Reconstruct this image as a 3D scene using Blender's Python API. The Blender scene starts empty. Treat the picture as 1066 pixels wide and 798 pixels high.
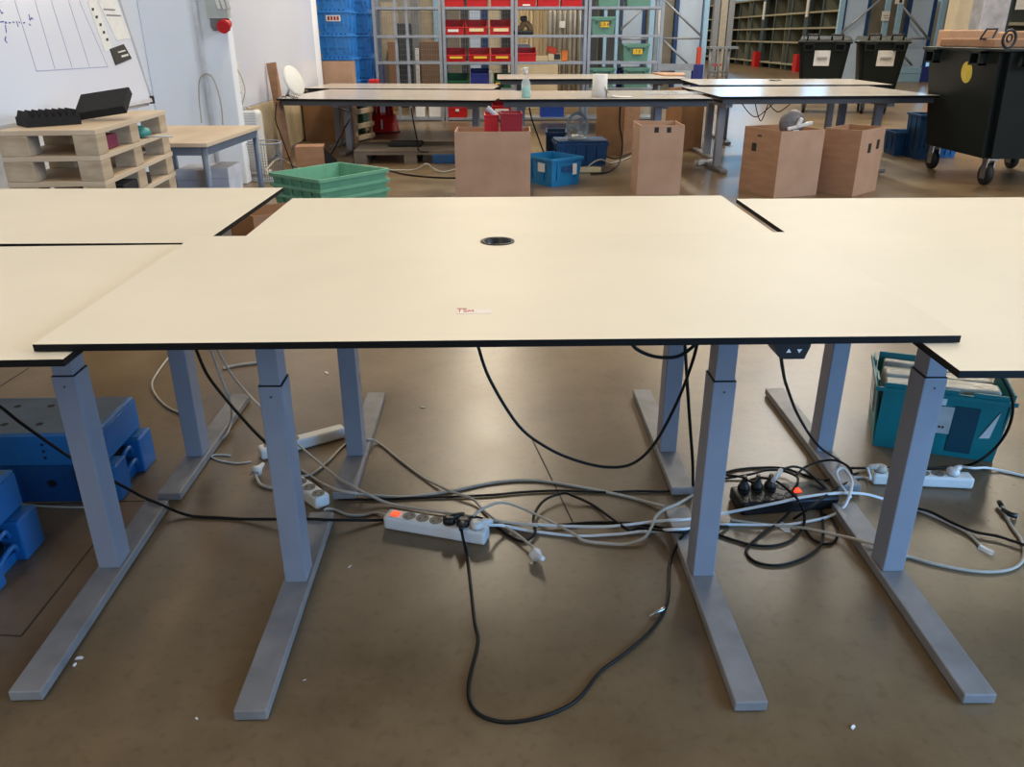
import bpy, bmesh, math, random
from mathutils import Vector, Matrix
random.seed(7)
S = bpy.context.scene
COL = S.collection
# ------------------------------------------------------------------ camera
F_PX, PITCH, YAW, ROLL, CAM_H = 834.4, .40979, .019736, -.002746, 1.31
cd = bpy.data.cameras.new('camera'); cam = bpy.data.objects.new('camera', cd); COL.objects.link(cam)
cd.sensor_width = 36.0; cd.lens = F_PX / 1066 * 36.0; cd.clip_start = .05; cd.clip_end = 200
fw = Vector((math.sin(YAW)*math.cos(PITCH), math.cos(YAW)*math.cos(PITCH), -math.sin(PITCH)))
rt0 = Vector((math.cos(YAW), -math.sin(YAW), 0)); up0 = rt0.cross(fw)
rt = rt0*math.cos(ROLL) + up0*math.sin(ROLL); up = -rt0*math.sin(ROLL) + up0*math.cos(ROLL)
mw = Matrix((rt, up, -fw)).transposed().to_4x4(); mw.translation = (0, 0, CAM_H)
cam.matrix_world = mw; S.camera = cam
def P(px, py, z=None, Y=None, X=None):
    d = fw + rt*((px-533)/F_PX) - up*((py-399)/F_PX)
    if Y is not None: t = Y/d.y
    elif X is not None: t = X/d.x
    else: t = ((z or 0)-CAM_H)/d.z
    return Vector((0, 0, CAM_H)) + d*t
# ------------------------------------------------------------------ view, world, lights
S.view_settings.view_transform = 'Standard'; S.view_settings.look = 'None'
S.view_settings.gamma = 1; S.view_settings.use_curve_mapping = False
S.view_settings.exposure = 0.0
w = bpy.data.worlds.new('hall_air'); S.world = w; w.use_nodes = True
bg = w.node_tree.nodes['Background']; bg.inputs[0].default_value = (1.0, .93, .82, 1); bg.inputs[1].default_value = .19
def area(name, loc, target, size, power, col, sy=None):
    l = bpy.data.lights.new(name, 'AREA'); l.shape = 'RECTANGLE'; l.size = size; l.size_y = sy or size
    l.energy = power; l.color = col
    o = bpy.data.objects.new(name, l); COL.objects.link(o); o.location = loc
    o.rotation_euler = (Vector(target)-Vector(loc)).to_track_quat('-Z', 'Y').to_euler()
    return o
WARM = (1, .87, .67)
for i, x in enumerate((-.2, 4.6, 8.0)):
    for y in (1.2, 6.5, 12, 18, 26, 36, 46):
        area('ceiling_and_fill_light', (x, y, 6.0), (x, y, 0), .5, ((90, 20, 44)[i] if y < 4 else (92, 70, 110)[i] if y < 10 else (240, 150, 220)[i]), WARM, 3.2)
area('ceiling_and_fill_light', (-2.4, -3.6, 4.2), (-2.2, -2.0, 0), .6, 80, (1, .90, .78), 3.2)  # added fill lamp behind the camera, lifting camera-facing sides
area('window_daylight', (2.9, -.5, 1.15), (1.0, 1.8, .5), 1.6, 128, (.20, .52, 1.0), 1.9)
area('column_fill', (9.5, .5, 3.8), (-2.8, 7.5, .9), 4.0, 480, (.74, .86, 1.0), 3.0)  # added cool fill aimed at the column and left wall
area('left_wall_fill', (5.0, 12.5, 5.5), (-2.2, 11.5, .8), 3.0, 150, (.80, .90, 1.0), 3.0)  # added lamp to brighten the left wall, hung mid-hall without a gate

# ------------------------------------------------------------------ materials
def lin(c):
    return tuple(((v/255)/12.92 if v/255 <= .04045 else ((v/255+.055)/1.055)**2.4) for v in c) + (1,)
MATS = {}
def mat(name, col, rough=.5, metal=0, var=.08, scale=8, bump=0, col2=None, stretch=(1, 1, 1), alpha=1, emit=None, detail=4, spec=.5, trans=0):
    m = bpy.data.materials.new(name); m.use_nodes = True; MATS[name] = m
    nt = m.node_tree; b = nt.nodes['Principled BSDF']
    b.inputs['Roughness'].default_value = rough; b.inputs['Metallic'].default_value = metal
    b.inputs['Specular IOR Level'].default_value = spec
    c = lin(col); c2 = lin(col2) if col2 else tuple(max(0, v*(1-var*2.2)) for v in c[:3]) + (1,)
    tc = nt.nodes.new('ShaderNodeTexCoord'); mp = nt.nodes.new('ShaderNodeMapping'); mp.inputs['Scale'].default_value = stretch
    nz = nt.nodes.new('ShaderNodeTexNoise'); nz.inputs['Scale'].default_value = scale; nz.inputs['Detail'].default_value = detail
    rp = nt.nodes.new('ShaderNodeValToRGB'); rp.color_ramp.elements[0].position = .32; rp.color_ramp.elements[1].position = .68
    rp.color_ramp.elements[0].color = c2; rp.color_ramp.elements[1].color = c
    nt.links.new(tc.outputs['Object'], mp.inputs[0]); nt.links.new(mp.outputs[0], nz.inputs['Vector'])
    nt.links.new(nz.outputs['Fac'], rp.inputs[0]); nt.links.new(rp.outputs[0], b.inputs['Base Color'])
    if bump:
        bp = nt.nodes.new('ShaderNodeBump'); bp.inputs['Strength'].default_value = bump; bp.inputs['Distance'].default_value = .004
        nt.links.new(nz.outputs['Fac'], bp.inputs['Height']); nt.links.new(bp.outputs[0], b.inputs['Normal'])
    if alpha < 1: b.inputs['Alpha'].default_value = alpha
    if trans: b.inputs['Transmission Weight'].default_value = trans
    if emit: b.inputs['Emission Color'].default_value = lin(emit[0]); b.inputs['Emission Strength'].default_value = emit[1]
    return m
LAM = mat('cream_laminate', (221, 210, 188), .5, spec=.3, var=.025, scale=3)
LAMB = mat('pale_laminate', (198, 188, 176), .2, var=.03, scale=3)
CORE = mat('black_laminate_core', (10, 10, 10), .6, spec=.2)
STEEL = mat('grey_painted_steel', (134, 137, 146), .42, .0, var=.03, scale=14)
FOOT = mat('grey_painted_foot', (136, 133, 132), .45, .0, var=.14, scale=11, detail=7)
SEAM = mat('dark_seam', (35, 35, 38), .6)
BLK = mat('black_plastic', (17, 17, 19), .42, var=.06)
RUB = mat('black_cable_rubber', (10, 10, 11), .5, spec=.25)
FOAM = mat('black_foam', (34, 33, 32), .95, var=.15, scale=60, bump=.4)
WHT = mat('white_plastic', (214, 212, 206), .4, var=.04)
GRYC = mat('grey_white_cable', (178, 170, 156), .5, var=.06)
WCAB = mat('white_cable', (212, 214, 214), .45, var=.04)
SOCK = mat('socket_shade', (126, 118, 106), .6)
HOLE = mat('socket_hole', (20, 18, 16), .7)
REDL = mat('lit_red_switch', (230, 70, 30), .4, emit=((255, 70, 25), 1.4))
PAPER = mat('white_paper', (222, 220, 216), .7, var=.05, scale=20)
INKB = mat('blue_marker_ink', (50, 65, 150), .7)
INKG = mat('grey_marker_line', (150, 158, 192), .7)
INKR = mat('red_marker_ink', (205, 60, 55), .7)
INKK = mat('black_print', (38, 34, 32), .7)
CARD = mat('brown_cardboard', (166, 126, 96), .85, var=.05, scale=5, stretch=(1, 1, 4), col2=(150, 112, 84))
CARDL = mat('light_cardboard', (182, 146, 120), .85, var=.05, scale=5, col2=(170, 134, 108))
CARDD = mat('dark_cardboard', (158, 116, 78), .9, var=.08, scale=6)
WOOD = mat('raw_pallet_wood', (198, 176, 146), .8, var=.14, scale=7, stretch=(1, .15, 3), bump=.25, col2=(164, 142, 116))
PLY = mat('beech_plywood', (208, 188, 162), .65, var=.07, scale=5, stretch=(1, .2, 1), col2=(192, 168, 138))
GWOOD = mat('grey_old_wood', (120, 106, 92), .85, var=.2, scale=6, stretch=(.3, 2, 1))
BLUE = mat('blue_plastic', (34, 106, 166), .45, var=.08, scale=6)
BLUEG = mat('lit_grey_top', (98, 112, 124), .7, var=.12, scale=10)
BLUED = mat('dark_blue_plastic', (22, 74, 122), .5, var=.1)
BLUEB = mat('bright_blue_tote', (44, 126, 204), .45, var=.07)
CRB = mat('cyan_blue_crate', (20, 122, 176), .45, var=.08)
TEAL = mat('teal_plastic', (10, 118, 122), .42, var=.1, scale=7)
TEALD = mat('dark_teal_recess', (8, 64, 78), .5)
GRN = mat('green_crate', (104, 164, 134), .55, var=.07)
GRNT = mat('grey_green_tote', (92, 138, 124), .55, var=.06)
GRND = mat('dark_green_bin', (16, 96, 58), .5)
BIN = mat('dark_green_container', (12, 22, 20), .5, spec=.3, var=.15, scale=4)
RED = mat('red_plastic', (196, 24, 30), .42, var=.06)
REDD = mat('dark_red_plastic', (150, 18, 34), .5, var=.08)
NAVY = mat('navy_bin', (34, 48, 128), .5)
GALV = mat('galvanised_steel', (150, 156, 166), .4, .3, var=.08, scale=12)
RACKB = mat('light_blue_rack_steel', (150, 188, 214), .4, .1, var=.05)
RACKD = mat('deep_blue_rack_steel', (22, 62, 110), .45)
PANEL = mat('pale_blue_panel', (186, 204, 226), .5, var=.04, scale=2)
TANP = mat('taupe_panel', (128, 120, 106), .7, var=.1, scale=3)
DKG = mat('charcoal_panel', (62, 66, 68), .7, var=.12, scale=3)
CLOTH = mat('beige_curtain', (212, 194, 160), .9, var=.05, scale=4)
YEL = mat('yellow_sticker', (214, 190, 70), .6)
LABY = mat('yellow_label', (226, 184, 44), .6)
ORNG = mat('orange_plastic', (222, 120, 34), .5)
WALLM = mat('painted_wall', (234, 236, 240), .6, var=.02, scale=1.5)
WBRD = mat('whiteboard_enamel', (214, 216, 226), .22, var=.02, scale=1)
CLEAR = mat('clear_film', (225, 232, 236), .12, var=.02, alpha=.35, spec=.6)
SILV = mat('silver_bag', (190, 192, 202), .35, .2, var=.15, scale=6, bump=.5)
MAG = mat('magenta_cloth', (122, 34, 66), .8)
TURQ = mat('turquoise_bag', (70, 150, 140), .4, var=.2, scale=14)
LIQ = mat('aqua_liquid', (110, 205, 190), .25, var=.04)
CHROME = mat('zinc_metal', (180, 180, 178), .25, .9)
TYRE = mat('caster_rubber', (26, 24, 24), .7)
RUST = mat('brown_caster', (70, 38, 28), .6, var=.2)
GLASSW = mat('window_daylight_pane', (200, 225, 245), .3, emit=((140, 205, 255), 6.0))
def floor_mat():
    m = bpy.data.materials.new('polished_concrete'); m.use_nodes = True; nt = m.node_tree; b = nt.nodes['Principled BSDF']
    tc = nt.nodes.new('ShaderNodeTexCoord')
    n1 = nt.nodes.new('ShaderNodeTexNoise'); n1.inputs['Scale'].default_value = 1.6; n1.inputs['Detail'].default_value = 8; n1.inputs['Roughness'].default_value = .62
    n2 = nt.nodes.new('ShaderNodeTexNoise'); n2.inputs['Scale'].default_value = 38; n2.inputs['Detail'].default_value = 3
    r1 = nt.nodes.new('ShaderNodeValToRGB'); r1.color_ramp.elements[0].position = .3; r1.color_ramp.elements[1].position = .72
    r1.color_ramp.elements[0].color = lin((90, 73, 52)); r1.color_ramp.elements[1].color = lin((132, 111, 83))
    r2 = nt.nodes.new('ShaderNodeValToRGB'); r2.color_ramp.elements[0].position = .28; r2.color_ramp.elements[1].position = .45
    r2.color_ramp.elements[0].color = (.72, .7, .66, 1); r2.color_ramp.elements[1].color = (1, 1, 1, 1)
    mx = nt.nodes.new('ShaderNodeMix'); mx.data_type = 'RGBA'; mx.blend_type = 'MULTIPLY'; mx.inputs['Factor'].default_value = .6
    for n in (n1, n2): nt.links.new(tc.outputs['Object'], n.inputs['Vector'])
    nt.links.new(n1.outputs['Fac'], r1.inputs[0]); nt.links.new(n2.outputs['Fac'], r2.inputs[0])
    nt.links.new(r1.outputs[0], mx.inputs['A']); nt.links.new(r2.outputs[0], mx.inputs['B']); nt.links.new(mx.outputs['Result'], b.inputs['Base Color'])
    mr = nt.nodes.new('ShaderNodeMapRange'); mr.inputs['To Min'].default_value = .2; mr.inputs['To Max'].default_value = .42
    nt.links.new(n1.outputs['Fac'], mr.inputs['Value']); nt.links.new(mr.outputs[0], b.inputs['Roughness'])
    return m
FLOOR = floor_mat()

# ------------------------------------------------------------------ mesh helpers
class MB:
    def __init__(s): s.bm = bmesh.new()
    def _mat(s, geom, mi, smooth=False):
        for f in geom:
            f.material_index = mi; f.smooth = smooth
    def box(s, x0, x1, y0, y1, z0, z1, mi=0, bev=0, seg=2, rot=None, mx=None):
        r = bmesh.ops.create_cube(s.bm, size=1); vs = r['verts']
        for v in vs: v.co = Vector(((x0+x1)/2 + v.co.x*(x1-x0), (y0+y1)/2 + v.co.y*(y1-y0), (z0+z1)/2 + v.co.z*(z1-z0)))
        c = Vector(((x0+x1)/2, (y0+y1)/2, (z0+z1)/2))
        fs = set(f for v in vs for f in v.link_faces)
        if bev:
            es = list(set(e for v in vs for e in v.link_edges))
            r = bmesh.ops.bevel(s.bm, geom=es, offset=bev, segments=seg, affect='EDGES', profile=.5)
            vs = list(set(v for f in r['faces'] for v in f.verts) | set(v for v in vs if v.is_valid))
            fs = set(f for v in vs for f in v.link_faces)
        if rot: mx = Matrix.Translation(c) @ Matrix.Rotation(rot[0], 4, rot[1]) @ Matrix.Translation(-c)
        if mx:
            for v in vs: v.co = mx @ v.co
        s._mat(fs, mi); return s
    def prism(s, poly, vec, mi=0, smooth=False):
        vec = Vector(vec); a = [s.bm.verts.new(p) for p in poly]; b = [s.bm.verts.new(Vector(p)+vec) for p in poly]
        n = len(poly); fs = [s.bm.faces.new(a[::-1]), s.bm.faces.new(b)]
        for i in range(n): fs.append(s.bm.faces.new((a[i], a[(i+1) % n], b[(i+1) % n], b[i])))
        s._mat(fs, mi)
        if smooth:
            for f in fs[2:]: f.smooth = True
        return s
    def hexa(s, b, t, mi=0):       # 4 bottom points, 4 top points
        v = [s.bm.verts.new(p) for p in list(b)+list(t)]
        fs = [s.bm.faces.new([v[i] for i in q]) for q in ((3, 2, 1, 0), (4, 5, 6, 7), (0, 1, 5, 4), (1, 2, 6, 5), (2, 3, 7, 6), (3, 0, 4, 7))]
        s._mat(fs, mi); return s
    def tube(s, pts, r, n=8, mi=0, closed=False, caps=True):
        pts = [Vector(p) for p in pts]; rings = []; N = len(pts); prev = None
        rr = r if isinstance(r, (list, tuple)) else [r]*N
        for i, p in enumerate(pts):
            a = pts[(i-1) % N] if (closed or i > 0) else p; b = pts[(i+1) % N] if (closed or i < N-1) else p
            t = (b-a); t = t.normalized() if t.length > 1e-9 else Vector((0, 0, 1))
            if prev is None:
                u = t.cross(Vector((0, 0, 1)));  u = u if u.length > 1e-3 else t.cross(Vector((1, 0, 0)))
            else: u = prev - t*prev.dot(t); u = u if u.length > 1e-6 else t.orthogonal()
            u.normalize(); prev = u; v = t.cross(u)
            rings.append([s.bm.verts.new(p + (u*math.cos(2*math.pi*k/n) + v*math.sin(2*math.pi*k/n))*rr[i]) for k in range(n)])
        fs = []
        for i in range(N if closed else N-1):
            A, B = rings[i], rings[(i+1) % N]
            for k in range(n): fs.append(s.bm.faces.new((A[k], A[(k+1) % n], B[(k+1) % n], B[k])))
        s._mat(fs, mi, True)
        if caps and not closed: s._mat([s.bm.faces.new(rings[0][::-1]), s.bm.faces.new(rings[-1])], mi)
        return s
    def lathe(s, prof, n=24, mi=0, c=(0, 0, 0), mx=None, caps=True):
        c = Vector(c); rings = []
        for r, z in prof:
            ring = []
            for k in range(n):
                p = Vector((r*math.cos(2*math.pi*k/n), r*math.sin(2*math.pi*k/n), z))
                if mx: p = mx @ p
                ring.append(s.bm.verts.new(p + c))
            rings.append(ring)
        fs = []
        for A, B in zip(rings, rings[1:]):
            for k in range(n): fs.append(s.bm.faces.new((A[k], A[(k+1) % n], B[(k+1) % n], B[k])))
        s._mat(fs, mi, True)
        if caps: s._mat([s.bm.faces.new(rings[0][::-1]), s.bm.faces.new(rings[-1])], mi)
        return s
    def quad(s, a, b, c, d, mi=0):
        s._mat([s.bm.faces.new([s.bm.verts.new(p) for p in (a, b, c, d)])], mi); return s
    def out(s, name, mats, parent=None, loc=None, rot=0, fixn=True):
        if fixn: bmesh.ops.recalc_face_normals(s.bm, faces=s.bm.faces[:])
        me = bpy.data.meshes.new(name); s.bm.to_mesh(me); s.bm.free()
        for m in (mats if isinstance(mats, (list, tuple)) else [mats]): me.materials.append(m)
        o = bpy.data.objects.new(name, me); COL.objects.link(o)
        if parent: o.parent = parent
        if loc is not None: o.location = loc
        if rot: o.rotation_euler.z = rot
        return o
def tag(o, label, cat, group=None, kind=None):
    if kind: o['kind'] = kind
    if label: o['label'] = label
    if cat: o['category'] = cat
    if group: o['group'] = group
    return o
def thing(name, label, cat, loc=(0, 0, 0), rot=0, group=None):
    o = bpy.data.objects.new(name, None); COL.objects.link(o); o.location = loc; o.rotation_euler.z = rot; o.empty_display_size = .1
    return tag(o, label, cat, group)
def struct(name, mb, m):
    o = mb.out(name, m); o['kind'] = 'structure'; o['label'] = name.replace('_', ' '); return o
def dup(root, loc, rot, label, group=None):
    def cp(o, par):
        c = o.copy(); COL.objects.link(c); c.parent = par
        for ch in [k for k in bpy.data.objects if k.parent == o]: cp(ch, c)
        return c
    r = cp(root, None); r.location = loc; r.rotation_euler.z = rot; r['label'] = label
    if group: r['group'] = group
    return r
def catmull(pts, n=7):
    pts = [Vector(p) for p in pts]; o = []
    for i in range(len(pts)-1):
        p0 = pts[max(0, i-1)]; p1 = pts[i]; p2 = pts[i+1]; p3 = pts[min(len(pts)-1, i+2)]
        for k in range(n):
            t = k/n
            o.append(.5*((2*p1) + (p2-p0)*t + (2*p0-5*p1+4*p2-p3)*t*t + (3*p1-p0-3*p2+p3)*t**3))
    o.append(pts[-1]); return o
def text_mesh(txt, size, name, m, parent, loc, rotm):
    cu = bpy.data.curves.new(name, 'FONT'); cu.body = txt; cu.size = size; cu.extrude = .0006; cu.align_x = 'CENTER'; cu.align_y = 'CENTER'
    t = bpy.data.objects.new(name, cu); COL.objects.link(t); dg = bpy.context.evaluated_depsgraph_get()
    me = bpy.data.meshes.new_from_object(t.evaluated_get(dg)); bpy.data.objects.remove(t); me.materials.append(m)
    o = bpy.data.objects.new(name, me); COL.objects.link(o); o.parent = parent; o.matrix_local = Matrix.Translation(loc) @ rotm.to_4x4(); return o
FACE_CAM = Matrix.Rotation(math.pi/2, 3, 'X')
R = math.radians

# ------------------------------------------------------------------ setting
struct('floor', MB().box(-6, 34, -4, 64, -.1, 0), FLOOR)
struct('wall_left', MB().box(-3.3, -3.15, -4, 8.05, 0, 4.5), WALLM)
struct('wall_left_far', MB().box(-2.75, -2.6, 8.06, 13.05, 0, 4.5), WALLM)
struct('wall_back', MB().box(-5, 4.4, 20, 20.15, 0, 5), mat('hall_partition', (150, 146, 138), .7, var=.12, scale=1.2))
struct('wall_far', MB().box(-6, 34, 62, 62.2, 0, 11), mat('far_hall_wall', (196, 184, 164), .7, var=.05, scale=.4))
# boxed column that steps out of the left wall
struct('trim_1', MB().box(-3.149, -2.385, 7.9, 8.058, 0, 4.5, bev=.01), mat('pale_column', (236, 240, 246), .5, var=.02, scale=1.5))
px = P(212, 50, Y=7.87)
struct('trim_2', MB().tube([(px.x-.03, 7.885, 0), (px.x-.03, 7.885, 4.4)], .024, 12), mat('white_conduit', (228, 230, 234), .4))
struct('trim_3', MB().box(-3.149, -3.06, 7.0, 7.35, .02, 4.4, bev=.02), mat('blue_duct', (206, 224, 244), .5))
for i, (a, b) in enumerate((((0, 661), (22, 662)), ((22, 662), (98, 566)), ((0, 402), (30, 383)), ((553, 455), (598, 547)), ((0, 526), (160, 521)))):
    A = P(*a); B = P(*b); d = (B-A).normalized(); n = Vector((-d.y, d.x, 0))*.0022
    struct('trim_%d' % (i+4), MB().prism([A-n, B-n, B+n, A+n], (0, 0, .0012)), mat('floor_joint_filler', (62, 54, 44), .8))
for i, (x0, x1) in enumerate(((16.2, 19.4), (22.6, 25.6), (29, 32))):
    struct('window_%d' % (i+1), MB().box(x0, x1, 61.9, 61.99, 3.6, 8.6), GLASSW)

# ------------------------------------------------------------------ foreground desks
def tabletop(x0, x1, y0, y1, z, th, hole=None):
    m = MB(); bm = m.bm
    def loop(pts): vs = [bm.verts.new((a, b, z-th)) for a, b in pts]; return vs, [bm.edges.new((vs[i], vs[(i+1) % len(vs)])) for i in range(len(vs))]
    _, es = loop([(x0, y0), (x1, y0), (x1, y1), (x0, y1)])
    if hole: es += loop([(hole[0]+hole[2]*math.cos(a*math.pi/16), hole[1]+hole[2]*math.sin(a*math.pi/16)) for a in range(32)])[1]
    fs = [g for g in bmesh.ops.triangle_fill(bm, edges=es, use_beauty=True, use_dissolve=False)['geom'] if isinstance(g, bmesh.types.BMFace)]
    ex = bmesh.ops.extrude_face_region(bm, geom=fs)
    for v in [g for g in ex['geom'] if isinstance(g, bmesh.types.BMVert)]: v.co.z = z
    bmesh.ops.recalc_face_normals(bm, faces=bm.faces[:])
    for f in bm.faces: f.material_index = 0 if f.normal.z > .9 else (1 if abs(f.normal.z) < .5 else 0)
    return m
def desk(label, x0, x1, y0, y1, z, legs, fy, cy, rot=0, hole=None, foot_dx=0):
    o = Vector(((x0+x1)/2, (y0+y1)/2, 0)); t = thing('height_adjustable_desk', label, 'desk', o, rot, 'grey legged height adjustable desks set together')
    th = .013; loc = lambda p: p-o
    h = (hole[0]-o.x, hole[1]-o.y, hole[2]) if hole else None
    tt = tabletop(x0-o.x, x1-o.x, y0-o.y, y1-o.y, z, th, h).out('tabletop', [LAM, CORE], t)
    if hole:
        m = MB(); hx, hy, hr = h
        m.lathe([(hr-.006, z-.055), (hr-.006, z+.0005), (hr-.002, z+.003), (hr+.003, z+.0025), (hr+.003, z+.0003), (hr-.0005, z+.0003), (hr-.0005, z-.055), (hr-.006, z-.055)], 32, 0, (hx, hy, 0), caps=False)
        m.lathe([(hr-.001, z-.06), (hr-.001, z-.054)], 32, 1, (hx, hy, 0))
        g = m.out('cable_grommet', [BLK, HOLE], tt); g['label'] = 'black round cable grommet'
    m = MB(); xs = [l-o.x for l in legs]; c = cy-o.y
    m.box(min(xs)-.02, max(xs)+.02, c-.05, c-.012, z-th-.04, z-th); m.box(min(xs)-.02, max(xs)+.02, c+.012, c+.05, z-th-.04, z-th)
    m.out('crossbeam', STEEL, t)
    for lx in xs:
        wx, wy = .0275, .036
        L = MB().box(lx-wx, lx+wx, c-wy, c+wy, .03, .575, bev=.003).box(lx-wx+.0005, lx+wx-.0005, c-wy+.0005, c+wy-.0005, .5745, .5762, 1).lathe([(.0022, 0), (.0022, .0012)], 10, 1, (lx, c-wy-.0008, .55), Matrix.Rotation(R(90), 4, 'X'))
        L = L.out('leg', [STEEL, SEAM], t)
        MB().box(lx-wx+.004, lx+wx-.004, c-wy+.004, c+wy-.004, .5765, z-th-.0405, bev=.002).box(lx-.04, lx+.04, c-.2, c+.2, z-th-.0405, z-th-.0005).out('inner_tube', STEEL, L)
        MB().box(lx-.035, lx+.035, fy[0]-o.y, fy[1]-o.y, .004, .0298, bev=.003).box(lx-.03, lx+.03, fy[0]-o.y+.03, fy[0]-o.y+.07, 0, .004, 1).box(lx-.03, lx+.03, fy[1]-o.y-.07, fy[1]-o.y-.03, 0, .004, 1).out('foot', [FOOT, SEAM], L)
    return t
hc = P(518, 251.3, .83)
D1 = desk('nearest white desk in the centre with round cable grommet and red-marked sticker', -.79, .806, 1.293, 2.092, .83, (-.52, .525), (1.262, 2.018), 1.722, hole=(hc.x, hc.y, .040))
D2 = desk('white desk directly behind the centre desk, tucked under its rear edge', -.695, .78, 2.024, 2.784, .80, (-.475, .568), (2.125, 2.876), 2.392)
D3 = desk('white desk at the left foreground, its right edge under the centre desk', -2.36, -.733, 1.247, 2.052, .815, (-2.08, -1.022), (1.318, 2.086), 1.785, R(1.0))
D4 = desk('rear white desk at the left, in front of the pallet stack', -2.42, -.767, 2.112, 2.945, .81, (-2.06, -1.005), (2.14, 2.88), 2.405, R(-.6))
D5 = desk('white desk at the right foreground, its left edge under the centre desk', .748, 2.36, 1.157, 1.955, .815, (1.02, 2.08), (1.262, 2.02), 1.722, R(-1.0))
D6 = desk('rear white desk at the right, in front of the open cardboard boxes', .826, 2.45, 1.968, 2.76, .792, (1.09, 2.13), (2.125, 2.872), 2.377, R(-.3))
# hand control under the centre desk
o1 = D1.location
m = MB(); a = P(804, 360, Y=1.30); b = P(843.5, 360, Y=1.30); zt = .8165; zb = .787; w0 = b.x-a.x
m.prism([(a.x-o1.x, 1.298-o1.y, zt), (b.x-o1.x, 1.298-o1.y, zt), (b.x-o1.x, 1.298-o1.y, zt-.006), (b.x-.008-o1.x, 1.298-o1.y, zb), (a.x+.018-o1.x, 1.298-o1.y, zb), (a.x+.011-o1.x, 1.298-o1.y, zb+.006)], (0, .07, 0))
cp = m.out('control_panel', BLK, D1)
for k, (fx, sgn) in enumerate(((.44, 1), (.72, -1))):
    cx = a.x+w0*fx-o1.x; cz = .8025
    MB().prism([(cx-.0045, 1.2975-o1.y, cz-.003*sgn), (cx+.0045, 1.2975-o1.y, cz-.003*sgn), (cx, 1.2975-o1.y, cz+.004*sgn)], (0, .0003, 0)).out('arrow_mark', WHT, cp)
# sticker with red handwriting
def strokes(mb, lines, z, wd, fn, mi=0):
    for ln in lines:
        for (u0, v0), (u1, v1) in zip(ln, ln[1:]):
            A = fn(u0, v0); B = fn(u1, v1); d = (B-A); d.normalize(); n = d.cross(fn.n)*wd
            mb.prism([A-n, B-n, B+n, A+n], fn.n*z, mi)
class Plane:
    def __init__(s, o, u, v): s.o = Vector(o); s.u = Vector(u); s.v = Vector(v); s.n = s.u.cross(s.v).normalized()
    def __call__(s, a, b): return s.o + s.u*a + s.v*b
st = P(475, 326, .8302); e = P(511, 324, .8302)
pl = Plane((0, 0, .0004), (1, 0, 0), (0, 1, 0))
t = thing('sticker', 'white strip of tape with red handwriting stuck on the centre desk', 'sticker', st, 0)
L = e.x-st.x
MB().box(0, L, -.002, .022, 0, .0004, bev=0).out('tape', mat('pale_tape', (232, 222, 214), .5), t)
m = MB(); s_ = L/36
strokes(m, [[(0, 9), (10, 9)], [(3.5, 9), (3.2, 2)], [(11, 7.5), (7.5, 7), (8, 5), (11, 4), (10, 2), (7, 2.5)], [(12, 2), (13, 6), (15, 3), (17, 6), (18, 2.5)], [(20, 3), (20.6, 3)]], .0003, .0009, (lambda q: q)(Plane((0, 0, .0004), (s_, 0, 0), (0, s_*1.7, 0))))
m.out('handwriting', INKR, t)

# ------------------------------------------------------------------ power strips and plugs
def pw(px_, py_, z=0): return P(px_, py_, z)
def strip_box(label, A, B, wid, hgt, n, body=WHT, switch=None, rows=1, first=.1, last=.9, cord_end=True, sock=.019, hl=SOCK):
    A = Vector(A); B = Vector(B); d = B-A; L = d.length; ang = math.atan2(d.y, d.x)
    t = thing('power_strip', label, 'power strip', A, ang)
    # local: x along, y from 0 (front) to wid, z up
    MB().box(0, L, 0, wid, .001, hgt, bev=min(.009, hgt*.22), seg=3).out('housing', body, t)
    for r_ in range(rows):
        yy = wid*(r_+.5)/rows
        for k in range(n):
            x = L*(first + (last-first)*(k/(n-1) if n > 1 else 0))
            m = MB().lathe([(sock, hgt-.001), (sock, hgt+.0012), (sock*.86, hgt+.0012), (sock*.8, hgt+.0004)], 24, 0, (x, yy, 0))
            for dx in (-.006, .006): m.lathe([(.0026, hgt+.0004), (.0026, hgt+.0014)], 10, 1, (x+dx, yy+dx, 0))
            m.out('socket', [hl, HOLE], t)
    if switch is not None: MB().box(L*switch-.012, L*switch+.012, wid*.5-.014, wid*.5+.010, hgt-.001, hgt+.004, bev=.002).out('switch', REDL, t)['label'] = 'lit red rocker switch'
    return t, ang, L
A = pw(399, 551); B = pw(504.5, 569)
TA, angA, LA = strip_box('white six-socket power strip with lit red switch lying in front of the grey foot', A, B, .052, .043, 6, switch=.10, first=.235, last=.90)
strip_box('white power strip lying behind the left centre desk leg', pw(273, 480), pw(361, 456), .045, .042, 3, first=.12, last=.4)
strip_box('short white power strip whose end shows right of the left centre desk leg', pw(300, 511), pw(330, 532), .05, .042, 3, first=.25, last=.85)
TD, angD, LD = strip_box('black two-row power strip under the tangle of black cables', pw(772, 538), pw(873, 530), .105, .045, 4, body=BLK, switch=.62, rows=2, first=.11, last=.52, hl=mat('grey_socket_rim', (48, 46, 46), .5))
TE, angE, LE = strip_box('white power strip behind the right desk leg, near the teal crate', pw(908, 505), pw(1013, 510), .05, .04, 6, first=.08, last=.8)
def plug(name, label, base, body, rot=0, tilt=0, face=False, size=1.0):
    t = thing(name, label, 'plug', base, rot)
    mx = Matrix.Rotation(tilt, 4, 'Y')
    MB().lathe([(.004*size, 0), (.018*size, 0), (.0185*size, .010*size), (.013*size, .018*size), (.0085*size, .030*size), (.006*size, .046*size)], 20, 0, mx=mx).out('plug_body', body, t)
    if face:
        for dx in (-.0085, .0085):
            MB().tube([mx @ Vector((0, dx, 0)), mx @ Vector((0, dx, -.017))], .0023, 8).out('pin', CHROME, t)
    return t
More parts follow.
